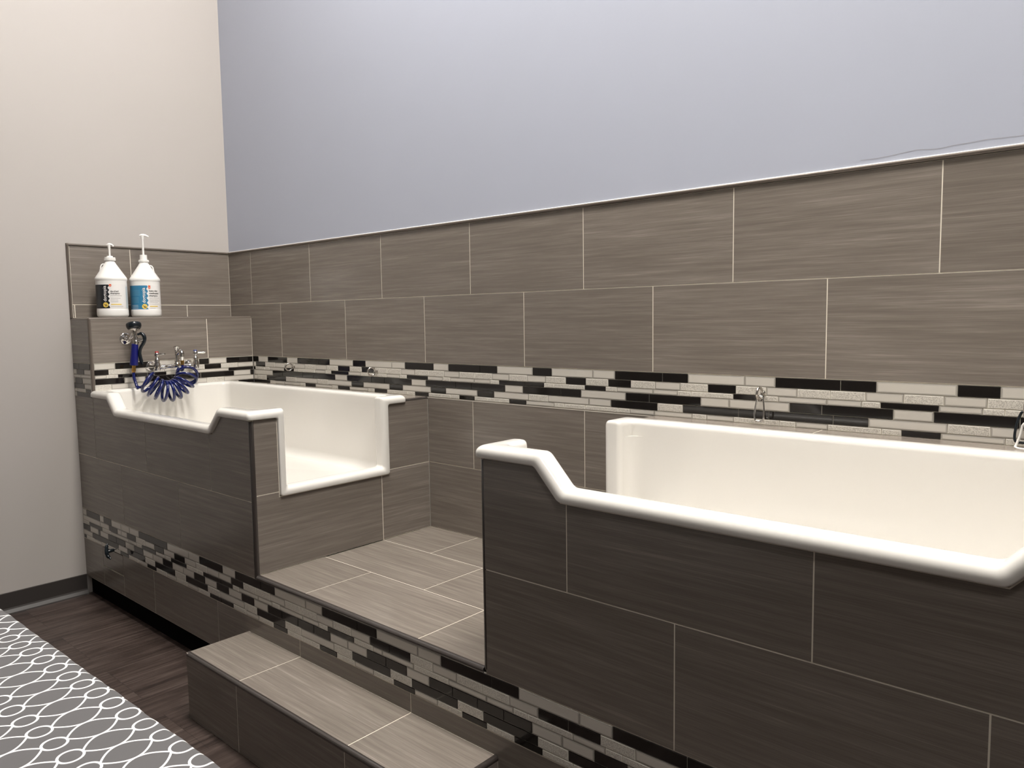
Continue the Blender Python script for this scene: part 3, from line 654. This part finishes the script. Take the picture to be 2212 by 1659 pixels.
def surround(label, xa, xb, open_x, facing, tub, rowA, rowB, xc):
    """xa..xb: block along the wall; open_x: x of the side face, facing +1/-1; xc: tub corner limits along x"""
    t = thing('tub_surround', label, 'tub surround', ((xa + xb) / 2, -D / 2, ZP), 'tiled blocks round the tubs')
    sg = -facing
    X = lambda s: open_x + sg * s
    a0, a1, b0, b1 = tub['dip']; z, zd = tub['z'], tub['zd']; yu0, yu1 = tub['u']; zu = tub['zu']
    g = 0.0015
    top = z - g
    dip = [(X(a0), 2), (X(a0), z - g), (X(a1), zd - g), (X(b0), zd - g), (X(b1), z - g), (X(b1), 2)]
    if facing < 0: dip = dip
    else: dip = dip[::-1]
    # make it counter-clockwise
    ar = sum(dip[i][0] * dip[(i + 1) % 6][1] - dip[(i + 1) % 6][0] * dip[i][1] for i in range(6))
    if ar < 0: dip = dip[::-1]
    q_ = 0.0026
    dip_t = [(x_ + (q_ * 0.4 if abs(x_ - X(b0)) < 1e-6 or abs(x_ - X(b1)) < 1e-6 else -q_ * 0.4) * (1 if X(b0) > X(a0) else -1), y_ - (q_ if y_ < 1.9 else 0)) for x_, y_ in dip]
    dx = facing * R_
    fa, fb = (xa, open_x - R_) if facing > 0 else (open_x + R_, xb)
    mb = MB()
    t_left = 1.094 if facing > 0 else top
    tiles = split_row(fa, fb, ZF1, top, rowA) + split_row(fa, fb, ZFT, ZF1, rowB)
    panel(mb, (0, -D, 0), (1, 0, 0), (0, 0, 1), (0, -1, 0), tiles, cuts=[dip], depth=0.012, cuts_t=[dip_t])
    ucut = [(yu0, zu - g), (yu1, zu - g), (yu1, 2), (yu0, 2)]
    ucut_t = [(yu0 - q_, zu - g - q_), (yu1 + q_, zu - g - q_), (yu1 + q_, 2), (yu0 - q_, 2)]
    tside = [(-D + R_, ZSL, yu0 + 0.2, ZBT - 0.003), (yu0 + 0.2, ZSL, -0.001, ZBT - 0.003)] + split_row(-D + R_, -0.001, ZP + 0.0005, ZSL, [-0.2859])
    tside = [(-D + R_, ZSL, -0.001, ZBT - 0.003)] + split_row(-D + R_, -0.001, ZP + 0.0005, ZSL, [-0.2859])
    # the block edge is lower where the rim lies on it
    ridge = [(-D - 0.1, top), (tub['yb'] - 0.001, top), (tub['yb'] - 0.001, 2), (-D - 0.1, 2)]
    panel(mb, (open_x, 0, 0), (0, 1, 0), (0, 0, 1), (facing, 0, 0), tside, cuts=[ucut, ridge], depth=0.012, cuts_t=[ucut_t, ridge])
    # strip of tile between the tub and the back wall
    yb = tub['yb'] + 0.001
    ta, tb = (CH + 0.0005, open_x - R_) if facing > 0 else (open_x + R_, xb)
    js = [0.95, 1.5627] if facing > 0 else [3.626, 4.2387]
    panel(mb, (0, 0, ZBT + 0.004), (1, 0, 0), (0, 1, 0), (0, 0, 1), [(a, yb, b, -0.0022) for a, _, b, _ in split_row(ta, tb, 0, 1, js)], depth=0.012)
    if facing < 0:   # beyond the far end of the tub
        xe = open_x + tub['L'] + 0.001
        panel(mb, (0, 0, ZBT + 0.004), (1, 0, 0), (0, 1, 0), (0, 0, 1), [(xe, -D + R_, xb, yb)], depth=0.012)
        panel(mb, (xb, 0, 0), (0, 1, 0), (0, 0, 1), (1, 0, 0), [(-D, ZP, -0.001, ZBT)], depth=0.012)
        mb.face([(xe, -D, ZBT - 0.01), (xb, -D, ZBT - 0.01), (xb, -D, ZBT + 0.004), (xe, -D, ZBT + 0.004)], 0)
    else:            # sliver below the ledge mosaic
        mb.box((-0.0095, -D + 0.0005, 1.06), (CH - 0.001, -D + 0.011, 1.105), 1)
    mb.build('surround_tile', ['tile', 'grout'], t)
    def tr(mb):
        xcn = open_x - facing * R_
        trim_bar(mb, (xcn, -D + R_, ZP - (0.013 if facing > 0 else 0.0)), (xcn, -D + R_, top - 0.004), R_ + 0.0008)
    def tr2(mb):
        zr = ZBT + 0.004 - 0.0085
        trim_bar(mb, (open_x - facing * 0.0085, yb + 0.013, zr), (open_x - facing * 0.0085, -0.001, zr), 0.0088)
    part('corner_trim', 'trim', t, tr)
    part('edge_trim', 'trim', t, tr2)
    settle(t)
    return t
surround('dark tiled block enclosing the left tub beside the grey wall', -0.0095, X1, X1, 1, LT, [0.2422, 0.8549, 1.4676], [0.5545, 1.1672], None)
surround('dark tiled block enclosing the right foreground tub', X2, X3, X2, -1, RT, [3.3161, 3.9288, 4.5415], [3.6214, 4.2341], None)
# ------------------------------------------------------------------ shampoo jugs
def text_mesh(s, size):
    cu = bpy.data.curves.new('t', 'FONT'); cu.body = s; cu.size = size; cu.offset = size * 0.018; cu.resolution_u = 3
    o = bpy.data.objects.new('t', cu); C.objects.link(o)
    dg = bpy.context.evaluated_depsgraph_get(); dg.update()
    me = bpy.data.meshes.new_from_object(o.evaluated_get(dg))
    vs = [tuple(v.co) for v in me.vertices]; fs = [tuple(p.vertices) for p in me.polygons]
    bpy.data.objects.remove(o); bpy.data.meshes.remove(me)
    return vs, fs
def jug(cx, cy, label, spec):
    t = thing('shampoo_jug', label, 'bottle', (cx, cy, ZLEDGE), 'gallon shampoo jugs on the ledge')
    r = 0.0755
    def body(mb):
        lathe(mb, (0, 0, 0.0004), (0, 0, 1), [(0.0, 0.066), (0.002, 0.071), (0.008, 0.0755), (0.014, 0.0768), (0.036, 0.0768), (0.041, 0.0762), (0.044, 0.0752), (0.048, r), (0.192, r), (0.195, 0.0758), (0.199, 0.0775), (0.205, 0.0780), (0.211, 0.0765), (0.218, 0.072), (0.245, 0.0545), (0.27, 0.0385), (0.285, 0.029), (0.292, 0.0255), (0.297, 0.0225), (0.310, 0.0215)], 56)
    part('jug_body', 'jug', t, body, angle=35)
    ha = spec['handle']
    part('handle', 'jug', t, lambda mb: tube(mb, smooth_path([(math.cos(ha) * 0.026, math.sin(ha) * 0.026, 0.284), (math.cos(ha) * 0.036, math.sin(ha) * 0.036, 0.284), (math.cos(ha) * 0.0445, math.sin(ha) * 0.0445, 0.274), (math.cos(ha) * 0.0475, math.sin(ha) * 0.0475, 0.257), (math.cos(ha) * 0.0485, math.sin(ha) * 0.0485, 0.248)], 4), [0.0035, 0.0035, 0.0035, 0.005], 10), angle=60)
    zc = 0.303; cap = spec['cap']
    def capf(mb):
        pr = []
        for z_, q in cap: pr.append((z_, q))
        lathe(mb, (0, 0, zc), (0, 0, 1), pr, 32)
        for k in range(24):
            a = 2 * PI * k / 24; mb.box((math.cos(a) * cap[1][1] - 0.0008, math.sin(a) * cap[1][1] - 0.0008, zc + 0.002), (math.cos(a) * cap[1][1] + 0.0008, math.sin(a) * cap[1][1] + 0.0008, zc + 0.010))
    part('pump_collar', 'jug', t, capf, angle=35)
    top = spec['top']; d = Vector(spec['nozzle']).normalized(); w_ = spec['wing']; s_ = spec['stem']
    def pumpf(mb):
        z0 = zc + cap[-1][0]
        lathe(mb, (0, 0, z0 - 0.002), (0, 0, 1), [(0, s_), (top - z0 - 0.03, s_), (top - z0 - 0.014, s_ * 1.5), (top - z0 - 0.004, s_ * 1.75)], 16)
        pts = [d * (-w_ * 0.55), d * (-w_ * 0.4), d * 0, d * (w_ * 0.5), d * w_, d * (w_ * 1.05)]
        zs = [-0.007, -0.003, 0.0, -0.001, -0.006, -0.011]
        tube(mb, smooth_path([Vector((p.x, p.y, top - 0.004 + z_)) for p, z_ in zip(pts, zs)], 4), [0.003, 0.0065, 0.0078, 0.0065, 0.0045, 0.003], 12, flat=0.8)
    part('pump_head', 'jug', t, pumpf, angle=50)
    view = spec['view']
    def pt(th, z_, off=0.0005): return ((r + off) * math.cos(th), (r + off) * math.sin(th), z_)
    def rng(px): return view + math.asin(max(-0.99, min(0.99, px)))
    def patch(mb, th0, th1, z0, z1, mi, off=0.0005, wav=0.0, n=24):
        rows = []
        nz = 40 if wav else 2
        for j_ in range(nz):
            z_ = z0 + (z1 - z0) * j_ / (nz - 1); e = th1 + (wav * math.sin(j_ / (nz - 1) * 2 * PI * 5.5) if wav else 0)
            rows.append([pt(th0 + (e - th0) * i / n, z_, off) for i in range(n + 1)])
        mb.grid(rows, mi)
    zb_, zt_ = spec['lz']
    part('label', [spec['ink'], 'label'], t, lambda mb: (patch(mb, view - 1.75, rng(spec['edge']), zb_, zt_, 0, 0.0004, 0.045), patch(mb, rng(spec['edge']) - 0.06, view + 1.5, zb_ - 0.001, zt_ + 0.001, 1, 0.0002)), angle=60)
    def disc(mb, th, z_, q, mi, off=0.0010, sq=1.0, n=20, scal=0):
        mb.face([pt(th + q * math.cos(2 * PI * k / n) / r, z_ + q * sq * math.sin(2 * PI * k / n) * (1 + (scal * (k % 2))), off) for k in range(n)], mi)
    def put(mb, s, size, th, z_, mi, vert=False):
        vs, fs = text_mesh(s, size); i0 = len(mb.v)
        for (x, y, _) in vs:
            mb.v.append(pt(th - y / r, z_ + x, 0.0011) if vert else pt(th + x / r, z_ + y, 0.0011))
        for f_ in fs: mb.f.append(tuple(i0 + k for k in f_)); mb.m.append(mi); mb.uv.append([(0, 0)] * len(f_)); mb.t.append(0.5)
    def letter(mb):
        th = rng(spec['brand'][0]); put(mb, 'dogtopia', 0.0235, th + 0.0075 / r, spec['brand'][1], 0, True)
        cth, cz = rng(spec['logo'][0]), spec['logo'][1]
        disc(mb, cth, cz, 0.0135, 1)
        # small running dog mark
        for (a, b, c, d_) in ((-.006, .003, .005, -.004), (-.006, .003, -.009, .006), (.005, -.004, .003, -.009), (.002, -.001, -.004, -.007), (.005, -.004, .009, -.003)):
            nx, ny = -(d_ - b), (c - a); ln = math.hypot(nx, ny); nx, ny = nx / ln * 0.0013, ny / ln * 0.0013
            mb.face([pt(cth + (x) / r, cz + y, 0.0014) for x, y in ((a - nx, b - ny), (c - nx, d_ - ny), (c + nx, d_ + ny), (a + nx, b + ny))], 2)
        bth, bz, bs = rng(spec['badge'][0]), spec['badge'][1], spec['badge'][2]
        mb.face([pt(bth - 0.0055 / r, bz + bs, .001), pt(bth - 0.0055 / r, bz - bs * .6, .001), pt(bth - 0.003 / r, bz - bs, .001), pt(bth + 0.003 / r, bz - bs, .001), pt(bth + 0.0055 / r, bz - bs * .6, .001), pt(bth + 0.0055 / r, bz + bs, .001)], 3)
        disc(mb, bth, bz - bs * 0.3, 0.002, 0, 0.0014)
        for s, z_ in spec['title']: put(mb, s, spec['tsize'], rng(spec['tx']), z_, 2)
        for z_, ln, hgt, mi in spec['bars']:
            x0 = rng(spec['tx'] + 0.01)
            nseg = max(2, int(ln / 0.0045)); rg = random.Random(int(z_ * 10000))
            if mi == 4:
                xx = 0.0
                while xx < ln:
                    wd = rg.uniform(0.002, 0.0055); patch(mb, x0 + xx / r, x0 + min(ln, xx + wd) / r, z_, z_ + hgt, mi, 0.0010, n=2); xx += wd + 0.0009
            else: patch(mb, x0, x0 + ln / r, z_, z_ + hgt, mi, 0.0010, n=8)
        for z_, a0, a1, mi in spec['side']:
            patch(mb, rng(a0), rng(a1), z_, z_ + 0.0013, mi, 0.0010, n=6)
    part('label_print', ['label', 'yellow', 'ink', 'orange', 'inkgrey', 'palered', spec['faint']], t, letter, smooth=False)
    return t
m_, nt_, b_ = mat('faint_print_dark'); b_.inputs['Base Color'].default_value = (0.07, 0.075, 0.08, 1); MT['faintd'] = m_
m_, nt_, b_ = mat('faint_print_blue'); b_.inputs['Base Color'].default_value = (0.12, 0.32, 0.47, 1); MT['faintb'] = m_
jug(0.12, -0.742, 'white shampoo jug with a black label, lower pump, left one on the tiled ledge', dict(
    view=-0.366, ink='lab_black', lz=(0.048, 0.173), edge=-0.20, handle=math.radians(-105), top=0.393, nozzle=(0.75, 0.66, 0), wing=0.020, stem=0.0048,
    cap=[(0.0, 0.0262), (0.001, 0.0268), (0.016, 0.0268), (0.0175, 0.0255), (0.018, 0.015), (0.025, 0.0145), (0.026, 0.010)],
    brand=(-0.44, 0.084), logo=(-0.42, 0.066), badge=(-0.08, 0.1685, 0.0065), tx=-0.10, tsize=0.0125, faint='faintd',
    title=[('de-shed', 0.1335), ('shampoo', 0.1225)],
    bars=[(0.113, .055, .0022, 4), (0.100, .048, .0018, 4), (0.0905, .036, .0018, 4), (0.081, .036, .0018, 4), (0.066, .052, .0048, 1), (0.057, .062, .0016, 4)],
    side=[(z_ / 1000, -0.93, -0.70, 6) for z_ in range(58, 168, 6)] + [(z_ / 1000, 0.86, 0.965, 5) for z_ in range(50, 165, 4)]))
jug(0.12, -0.565, 'white shampoo jug with a teal blue label, raised pump, right one on the ledge', dict(
    view=-0.40, ink='lab_blue', lz=(0.0345, 0.172), edge=0.12, handle=math.radians(75), top=0.455, nozzle=(0.55, 0.83, 0), wing=0.027, stem=0.0055,
    cap=[(0.0, 0.0252), (0.001, 0.0256), (0.011, 0.0256), (0.0125, 0.0245), (0.013, 0.0188), (0.040, 0.0182), (0.041, 0.009)],
    brand=(-0.125, 0.077), logo=(-0.09, 0.058), badge=(0.27, 0.163, 0.0095), tx=0.235, tsize=0.0135, faint='faintb',
    title=[('keto-dog', 0.1385), ('medicated', 0.1255), ('shampoo', 0.1125)],
    bars=[(0.103, .060, .0022, 4), (0.094, .050, .0016, 4), (0.087, .060, .0016, 4), (0.080, .048, .0016, 4), (0.070, .060, .0016, 4), (0.056, .046, .0048, 1), (0.047, .03, .0016, 4)],
    side=[(z_ / 1000, -0.93, -0.35, 6) for z_ in range(118, 150, 4)] + [(z_ / 1000, -0.93, -0.45, 6) for z_ in range(78, 108, 4)] + [(z_ / 1000, -0.9, -0.5, 0) for z_ in (64, 56, 48)]))

# ------------------------------------------------------------------ faucet on the ledge
fa = thing('wall_faucet', 'chrome wall faucet with two lever valves above the left tub', 'faucet', (CH, -0.505, 1.245))
FX, FZ = 0.328, 1.243
def f(mb):
    for y in (-0.611, -0.399):
        lathe(mb, (CH + 0.0005, y, FZ), (1, 0, 0), [(0, 0.027), (0.003, 0.027), (0.008, 0.022), (0.016, 0.0145), (0.05, 0.0125)], 28)
    tube(mb, smooth_path([(CH + 0.04, -0.611, FZ), (FX - 0.02, -0.607, FZ), (FX, -0.585, FZ - 0.002), (FX, -0.55, FZ), (FX, -0.503, FZ), (FX, -0.45, FZ), (FX, -0.425, FZ - 0.002), (FX - 0.02, -0.403, FZ), (CH + 0.04, -0.399, FZ)], 5), [0.0125, 0.0125, 0.013, 0.010, 0.0095, 0.010, 0.013, 0.0125, 0.0125], 16)
    for y in (-0.611, -0.399):
        lathe(mb, (FX, y, FZ - 0.020), (0, 0, 1), [(0, 0.010), (0.003, 0.0155), (0.02, 0.0175), (0.033, 0.0165), (0.045, 0.0125), (0.052, 0.0135), (0.060, 0.0135), (0.066, 0.0095), (0.072, 0.0065), (0.078, 0.006)], 24)
part('faucet_body', 'chrome', fa, f, angle=45)
def f(mb):
    lathe(mb, (FX, -0.503, FZ), (0, 0, 1), [(0, 0.0165), (0.012, 0.0165), (0.018, 0.0125), (0.026, 0.0145), (0.032, 0.0115), (0.05, 0.0095), (0.078, 0.0125), (0.096, 0.0130), (0.100, 0.0165), (0.108, 0.0170), (0.1095, 0.013)], 24)
    tube(mb, smooth_path([(FX + 0.008, -0.502, FZ + 0.066), (FX + 0.022, -0.499, FZ + 0.080), (FX + 0.036, -0.497, FZ + 0.081), (FX + 0.044, -0.496, FZ + 0.070), (FX + 0.045, -0.496, FZ + 0.052)], 5), [0.009, 0.010, 0.0115, 0.0125, 0.012], 16)
    lathe(mb, (FX + 0.045, -0.496, FZ + 0.030), (0, 0, 1), [(0, 0.0085), (0.002, 0.0105), (0.014, 0.0105), (0.016, 0.0125), (0.024, 0.0125)], 20)
part('spout', 'chrome', fa, f, angle=45)
for y, capm, lev in ((-0.611, 'red', (0.9, 0.42, 0.05)), (-0.399, 'bluecap', (0.35, 0.93, 0.0))):
    lv = Vector(lev).normalized()
    def f(mb):
        lathe(mb, (FX, y, FZ + 0.058), (0, 0, 1), [(0, 0.0125), (0.004, 0.0135), (0.016, 0.0125), (0.019, 0.010)], 20)
        p = Vector((FX, y, FZ + 0.068)); tube(mb, [p, p + lv * 0.02, p + lv * 0.042, p + lv * 0.052], [0.0075, 0.005, 0.006, 0.0045], 12)
    h = part('lever_handle', 'chrome', fa, f, angle=45)
    part('handle_cap', capm, h, lambda mb: lathe(mb, (FX, y, FZ + 0.077), (0, 0, 1), [(0, 0.0105), (0.005, 0.0100), (0.008, 0.007), (0.0085, 0.001)], 18))
part('brass_coupling', 'brass', fa, lambda mb: lathe(mb, (FX + 0.045, -0.496, FZ + 0.006), (0, 0, 1), [(0, 0.0085), (0.002, 0.0095), (0.012, 0.0098), (0.0125, 0.0108), (0.024, 0.0108), (0.025, 0.0085)], 6), angle=20)
settle(fa)

# ------------------------------------------------------------------ spray valve on its wall hook, and the coil hose
hk = thing('spray_hook', 'round chrome wall hook holding the spray valve under the jugs', 'hook', (CH, -0.733, 1.398))
def f(mb):
    lathe(mb, (CH + 0.0004, -0.733, 1.398), (1, 0, 0), [(0, 0.030), (0.002, 0.030), (0.004, 0.0275), (0.0035, 0.021), (0.006, 0.012), (0.012, 0.009)], 36)
    for dy in (-0.0, 0.012):
        tube(mb, smooth_path([(CH + 0.008, -0.733, 1.398), (CH + 0.028, -0.730 + dy / 2, 1.396), (CH + 0.048, -0.726 + dy, 1.410), (CH + 0.060, -0.722 + dy, 1.432)], 5), 0.0038, 10)
part('hook_plate', 'chrome', hk, f, angle=45)
settle(hk)
sv = thing('spray_valve', 'pet spray valve with blue grip, black lever and round black rubber bumper', 'spray nozzle', (0.32, -0.722, 1.24))
SX, SY = 0.320, -0.717
ax = Vector((-0.35, 0.05, 0.93)).normalized()
def f(mb):
    c = Vector((SX, SY, 1.447))
    lathe(mb, c, ax, [(0.0, 0.0225), (0.002, 0.0285), (0.010, 0.0345), (0.020, 0.0375), (0.030, 0.0370), (0.033, 0.0345), (0.033, 0.0285), (0.020, 0.026), (0.015, 0.001)], 40)
part('rubber_bumper', 'rubber', sv, f, angle=45)
def f(mb):
    c = Vector((SX, SY, 1.427))
    lathe(mb, c, ax, [(0.0, 0.0075), (0.006, 0.010), (0.012, 0.012), (0.016, 0.020), (0.021, 0.027), (0.024, 0.027)], 32)
    tube(mb, smooth_path([(SX, SY, 1.432), (SX + 0.001, SY + 0.001, 1.415), (SX + 0.004, SY + 0.003, 1.398), (SX + 0.004, SY + 0.002, 1.378), (SX, SY - 0.002, 1.364)], 5), [0.0075, 0.007, 0.011, 0.0145, 0.0135], 18)
    tube(mb, [(SX + 0.004, SY + 0.004, 1.388), (SX + 0.016, SY + 0.022, 1.391), (SX + 0.027, SY + 0.034, 1.393)], [0.011, 0.0105, 0.0075], 16)
part('valve_body', 'steel', sv, f, angle=45)
part('grip', 'navy', sv, lambda mb: lathe(mb, (SX, SY - 0.001, 1.371), (-0.01, -0.10, -1), [(0, 0.0135), (0.002, 0.0165), (0.05, 0.0175), (0.108, 0.0205), (0.113, 0.0195), (0.114, 0.010)], 28), angle=45)
part('squeeze_lever', 'rubber', sv, lambda mb: tube(mb, smooth_path([(SX + 0.006, SY + 0.012, 1.420), (SX + 0.020, SY + 0.028, 1.424), (SX + 0.030, SY + 0.037, 1.405), (SX + 0.028, SY + 0.034, 1.380), (SX + 0.016, SY + 0.022, 1.352), (SX + 0.012, SY + 0.016, 1.325), (SX + 0.014, SY + 0.018, 1.295), (SX + 0.018, SY + 0.024, 1.262)], 6), [0.006, 0.0085, 0.0095, 0.009, 0.0085, 0.0085, 0.009, 0.007], 14), angle=60)
bz = Vector((SX - 0.001, SY - 0.0125, 1.257))
part('brass_coupling', 'brass', sv, lambda mb: lathe(mb, bz, (0, -0.08, -1), [(0, 0.009), (0.001, 0.0095), (0.010, 0.0085), (0.018, 0.0105), (0.030, 0.0105), (0.032, 0.0085), (0.037, 0.0085)], 8), angle=30)
settle(sv)
AX = 0.378
path = smooth_path([(AX, -0.704, 1.188), (AX, -0.668, 1.150), (AX, -0.628, 1.124), (AX, -0.583, 1.112), (AX, -0.540, 1.120), (AX, -0.502, 1.146), (AX - 0.006, -0.476, 1.180), (AX - 0.024, -0.462, 1.200)], 40)
def coil(turns, ph0):
    out = []; n = len(path)
    for i in range(n):
        s = i / (n - 1); p = path[i]; tg = (path[min(i + 1, n - 1)] - path[max(i - 1, 0)]).normalized()
        wgt = max(0.0, (s - 0.78) / 0.22); tg = (tg * (1 - wgt) + Vector((-0.80, 0.45, 0.30)) * wgt).normalized()
        wl = max(0.0, (0.40 - s) / 0.40); tg = (tg * (1 - wl) + Vector((0.62, 0.55, -0.55)) * wl).normalized()
        e1 = Vector((0, -tg.z, tg.y)).normalized(); e2 = tg.cross(e1)
        ph = 2 * PI * turns * s + ph0
        out.append(p + (e1 * math.cos(ph) + e2 * math.sin(ph)) * 0.0525)
    return out
goal0 = Vector((AX - 0.02, -0.740, 1.135)); goal1 = Vector((FX + 0.045, -0.496, FZ - 0.03))
ph0 = min((k * 0.2 for k in range(32)), key=lambda a: (coil(10, a)[0] - goal0).length)
turns = min((9.5 + k * 0.05 for k in range(20)), key=lambda t_: (coil(t_, ph0)[-1] - goal1).length)
pts = coil(turns, ph0)
start = smooth_path([(SX - 0.001, SY - 0.0155, 1.222), (SX + 0.004, SY - 0.017, 1.195), (SX + 0.018, SY - 0.014, 1.160), pts[0] * 0.6 + Vector((SX + 0.018, SY - 0.014, 1.150)) * 0.4 + Vector((0, 0, -0.008)), pts[0]], 6)
end = smooth_path([pts[-1], pts[-1] * 0.5 + Vector((FX + 0.045, -0.496, FZ - 0.03)) * 0.5 + Vector((-0.01, 0, 0)), (FX + 0.045, -0.496, FZ - 0.020), (FX + 0.045, -0.496, FZ + 0.006)], 6)
mb = MB(); tube(mb, start[:-1] + pts + end[1:], 0.0076, 12)
tag(mb.build('coil_hose', 'hose', smooth=True, angle=60), 'glossy dark blue coiled hose hanging between the faucet and the spray valve', 'hose')

# ------------------------------------------------------------------ screw eyes and carabiners on the mosaic band
def screw_eye(x, label, rot=0.0):
    t = thing('screw_eye', label, 'hook', (x, -0.001, 1.221), 'steel rings screwed into the mosaic band')
    c = Vector((0, -0.036, 0))
    def f(mb):
        ring = [c + Vector((math.sin(rot) * math.cos(a), math.cos(rot) * math.cos(a), math.sin(a))) * 0.0195 for a in [2 * PI * k / 40 for k in range(40)]]
        pts, fr = ring, None
        rows = []
        for k in range(40):
            p = ring[k]; rad = (p - c).normalized(); t_ = Vector((math.cos(rot), -math.sin(rot), 0))
            rows.append([p + (rad * math.cos(2 * PI * j / 12) + t_ * math.sin(2 * PI * j / 12)) * 0.0042 for j in range(12)])
        mb.grid(rows, 0, closed_u=True, closed_v=True)
    part('ring', 'steel', t, f, angle=80)
    part('shank', 'steel', t, lambda mb: lathe(mb, (0, -0.0185, 0), (0, 1, 0), [(0, 0.0045), (0.012, 0.0045), (0.013, 0.0065), (0.0172, 0.0065)], 16))
    return t
screw_eye(0.690, 'steel screw eye in the mosaic behind the left tub, nearer the left corner', 0.25)
screw_eye(1.431, 'steel screw eye in the mosaic behind the left tub, second from the left corner', 0.25)
screw_eye(3.435, 'steel screw eye holding the silver carabiner behind the right tub', 0.0)
screw_eye(4.156, 'steel screw eye holding the black carabiner at the right edge', 0.0)
def carabiner(x, label, m1, m2, tilt=0.0):
    t = thing('carabiner', label, 'carabiner', (x, -0.036, 1.212), 'carabiners hanging from the screw eyes')
    def outline(a0, a1, n):
        out = []
        for k in range(n + 1):
            a = a0 + (a1 - a0) * k / n; z_ = math.sin(a); w_ = 0.0145 - 0.0035 * z_
            cx_ = math.copysign(abs(math.cos(a)) ** 0.45, math.cos(a)) * w_
            out.append(Vector((cx_ + tilt * z_ * 0.01, 0.004 * z_, -0.041 + z_ * 0.0405 )))
        return out
    part('carabiner_frame', m1, t, lambda mb: tube(mb, outline(PI * 0.22, PI * 1.78, 48), 0.0034, 10), angle=70)
    part('gate', m2, t, lambda mb: tube(mb, outline(-PI * 0.215, PI * 0.215, 14), 0.0029, 10), angle=70)
    return t
carabiner(3.436, 'silver carabiner hanging from its ring above the right tub ledge', 'chrome', 'steel')
carabiner(4.150, 'black carabiner hanging at the right edge of the mosaic band', 'rubber', 'rubber', 0.3)
mb = MB()
loop = smooth_path([(4.150, -0.040, 1.176), (4.146, -0.042, 1.150), (4.139, -0.046, 1.126), (4.138, -0.050, 1.1185), (4.152, -0.052, 1.1155), (4.19, -0.052, 1.1155), (4.222, -0.050, 1.117), (4.228, -0.046, 1.124), (4.20, -0.040, 1.15), (4.162, -0.036, 1.176), (4.155, -0.037, 1.182), (4.150, -0.040, 1.176)], 5)
tube(mb, loop[:-1], 0.0031, 10, closed=True)
tag(mb.build('wire_loop', 'white', smooth=True, angle=70), 'white coated wire loop hanging from the black carabiner at the right edge', 'wire loop')

# ------------------------------------------------------------------ covered table in the lower left
ZTB = 0.75
ang = math.radians(1.21); e_s = Vector((math.cos(ang), math.sin(ang), 0)); e_n = Vector((math.sin(ang), -math.cos(ang), 0))
O0 = Vector((1.62, -1.872, 0)); LS, WS = 1.815, 0.61
tb = thing('covered_table', 'table covered in grey cloth printed with white interlocking rings, lower left corner', 'table', tuple(O0 + e_s * LS / 2 + e_n * WS / 2))
pa = math.radians(4.03); pu = Vector((math.cos(pa), math.sin(pa), 0)); pv = Vector((-math.sin(pa), math.cos(pa), 0)); pc = Vector((2.882, -1.866, 0))
DROP = 0.27
def axis_samples(L, n_in, n_out):
    fine = [-DROP + (DROP - 0.03) * k / n_out for k in range(n_out)] + [-0.03 + 0.003 * k for k in range(10)]
    mid = [L * k / n_in for k in range(n_in + 1)]
    return fine + mid + [L + 0.003 + 0.003 * k for k in range(10)] + [L + 0.03 + (DROP - 0.03) * (k + 1) / n_out for k in range(n_out)]
ps, qs = axis_samples(LS, 150, 14), axis_samples(WS, 12, 14)
rr_ = 0.012
def cloth_pt(p, q):
    op = p if p < 0 else (p - LS if p > LS else 0); oq = q if q < 0 else (q - WS if q > WS else 0)
    cp = min(max(p, 0), LS); cq = min(max(q, 0), WS)
    m_ = max(abs(op), abs(oq)); arc = rr_ * PI / 2
    if m_ <= 0: dz, do = 0.0, 0.0
    elif m_ < arc: a = m_ / rr_; dz, do = rr_ * (1 - math.cos(a)), rr_ * math.sin(a)
    else: dz, do = rr_ + (m_ - arc), rr_
    sag = min(1, dz / 0.12)
    run = p if abs(oq) >= abs(op) else q
    do += sag * 0.0022 * (1 + math.sin(run * 34) + 0.5 * math.sin(run * 79 + 1)) + 0.0007 * math.sin(run * 70) * (m_ > 0)
    sp = (1 if op > 0 else -1) if op else 0; sq = (1 if oq > 0 else -1) if oq else 0
    if abs(op) > 0 and abs(oq) > 0:
        k = math.atan2(abs(oq), abs(op)); x_, y_ = cp + sp * do * math.cos(k), cq + sq * do * math.sin(k)
    else: x_, y_ = cp + sp * do, cq + sq * do
    z_ = ZTB - dz + 0.0012 * math.sin(p * 21 + q * 9) * math.sin(q * 17 + 1) * (1 - sag)
    return O0 + e_s * x_ + e_n * y_ + Vector((0, 0, z_))
mb = MB()
rows = [[cloth_pt(p, q) for p in ps] for q in qs]
def uvf(r_, c_):
    w_ = O0 + e_s * ps[c_] + e_n * qs[r_] - pc
    return (w_.dot(pu), w_.dot(pv))
mb.grid(rows, 0, uvf=uvf)
mb.build('cloth_cover', 'fabric', tb, smooth=True, angle=80)
def frame_pt(p, q, z_): v = O0 + e_s * p + e_n * q; return (v.x, v.y, z_)
def f(mb):
    top = [frame_pt(0.006, 0.006, 0), frame_pt(LS - 0.006, 0.006, 0), frame_pt(LS - 0.006, WS - 0.006, 0), frame_pt(0.006, WS - 0.006, 0)]
    prism(mb, [(v[0], v[1]) for v in top], 'z', ZTB - 0.035, ZTB - 0.003)
part('tabletop', 'woodtop', tb, f, smooth=False)
for p in (0.12, LS - 0.12):
    for q in (0.08, WS - 0.08):
        part('leg', 'steel', tb, lambda mb: lathe(mb, frame_pt(p, q, 0.0005), (0, 0, 1), [(0, 0.016), (0.012, 0.016), (0.014, 0.0125), (ZTB - 0.036, 0.0125)], 16))
settle(tb)
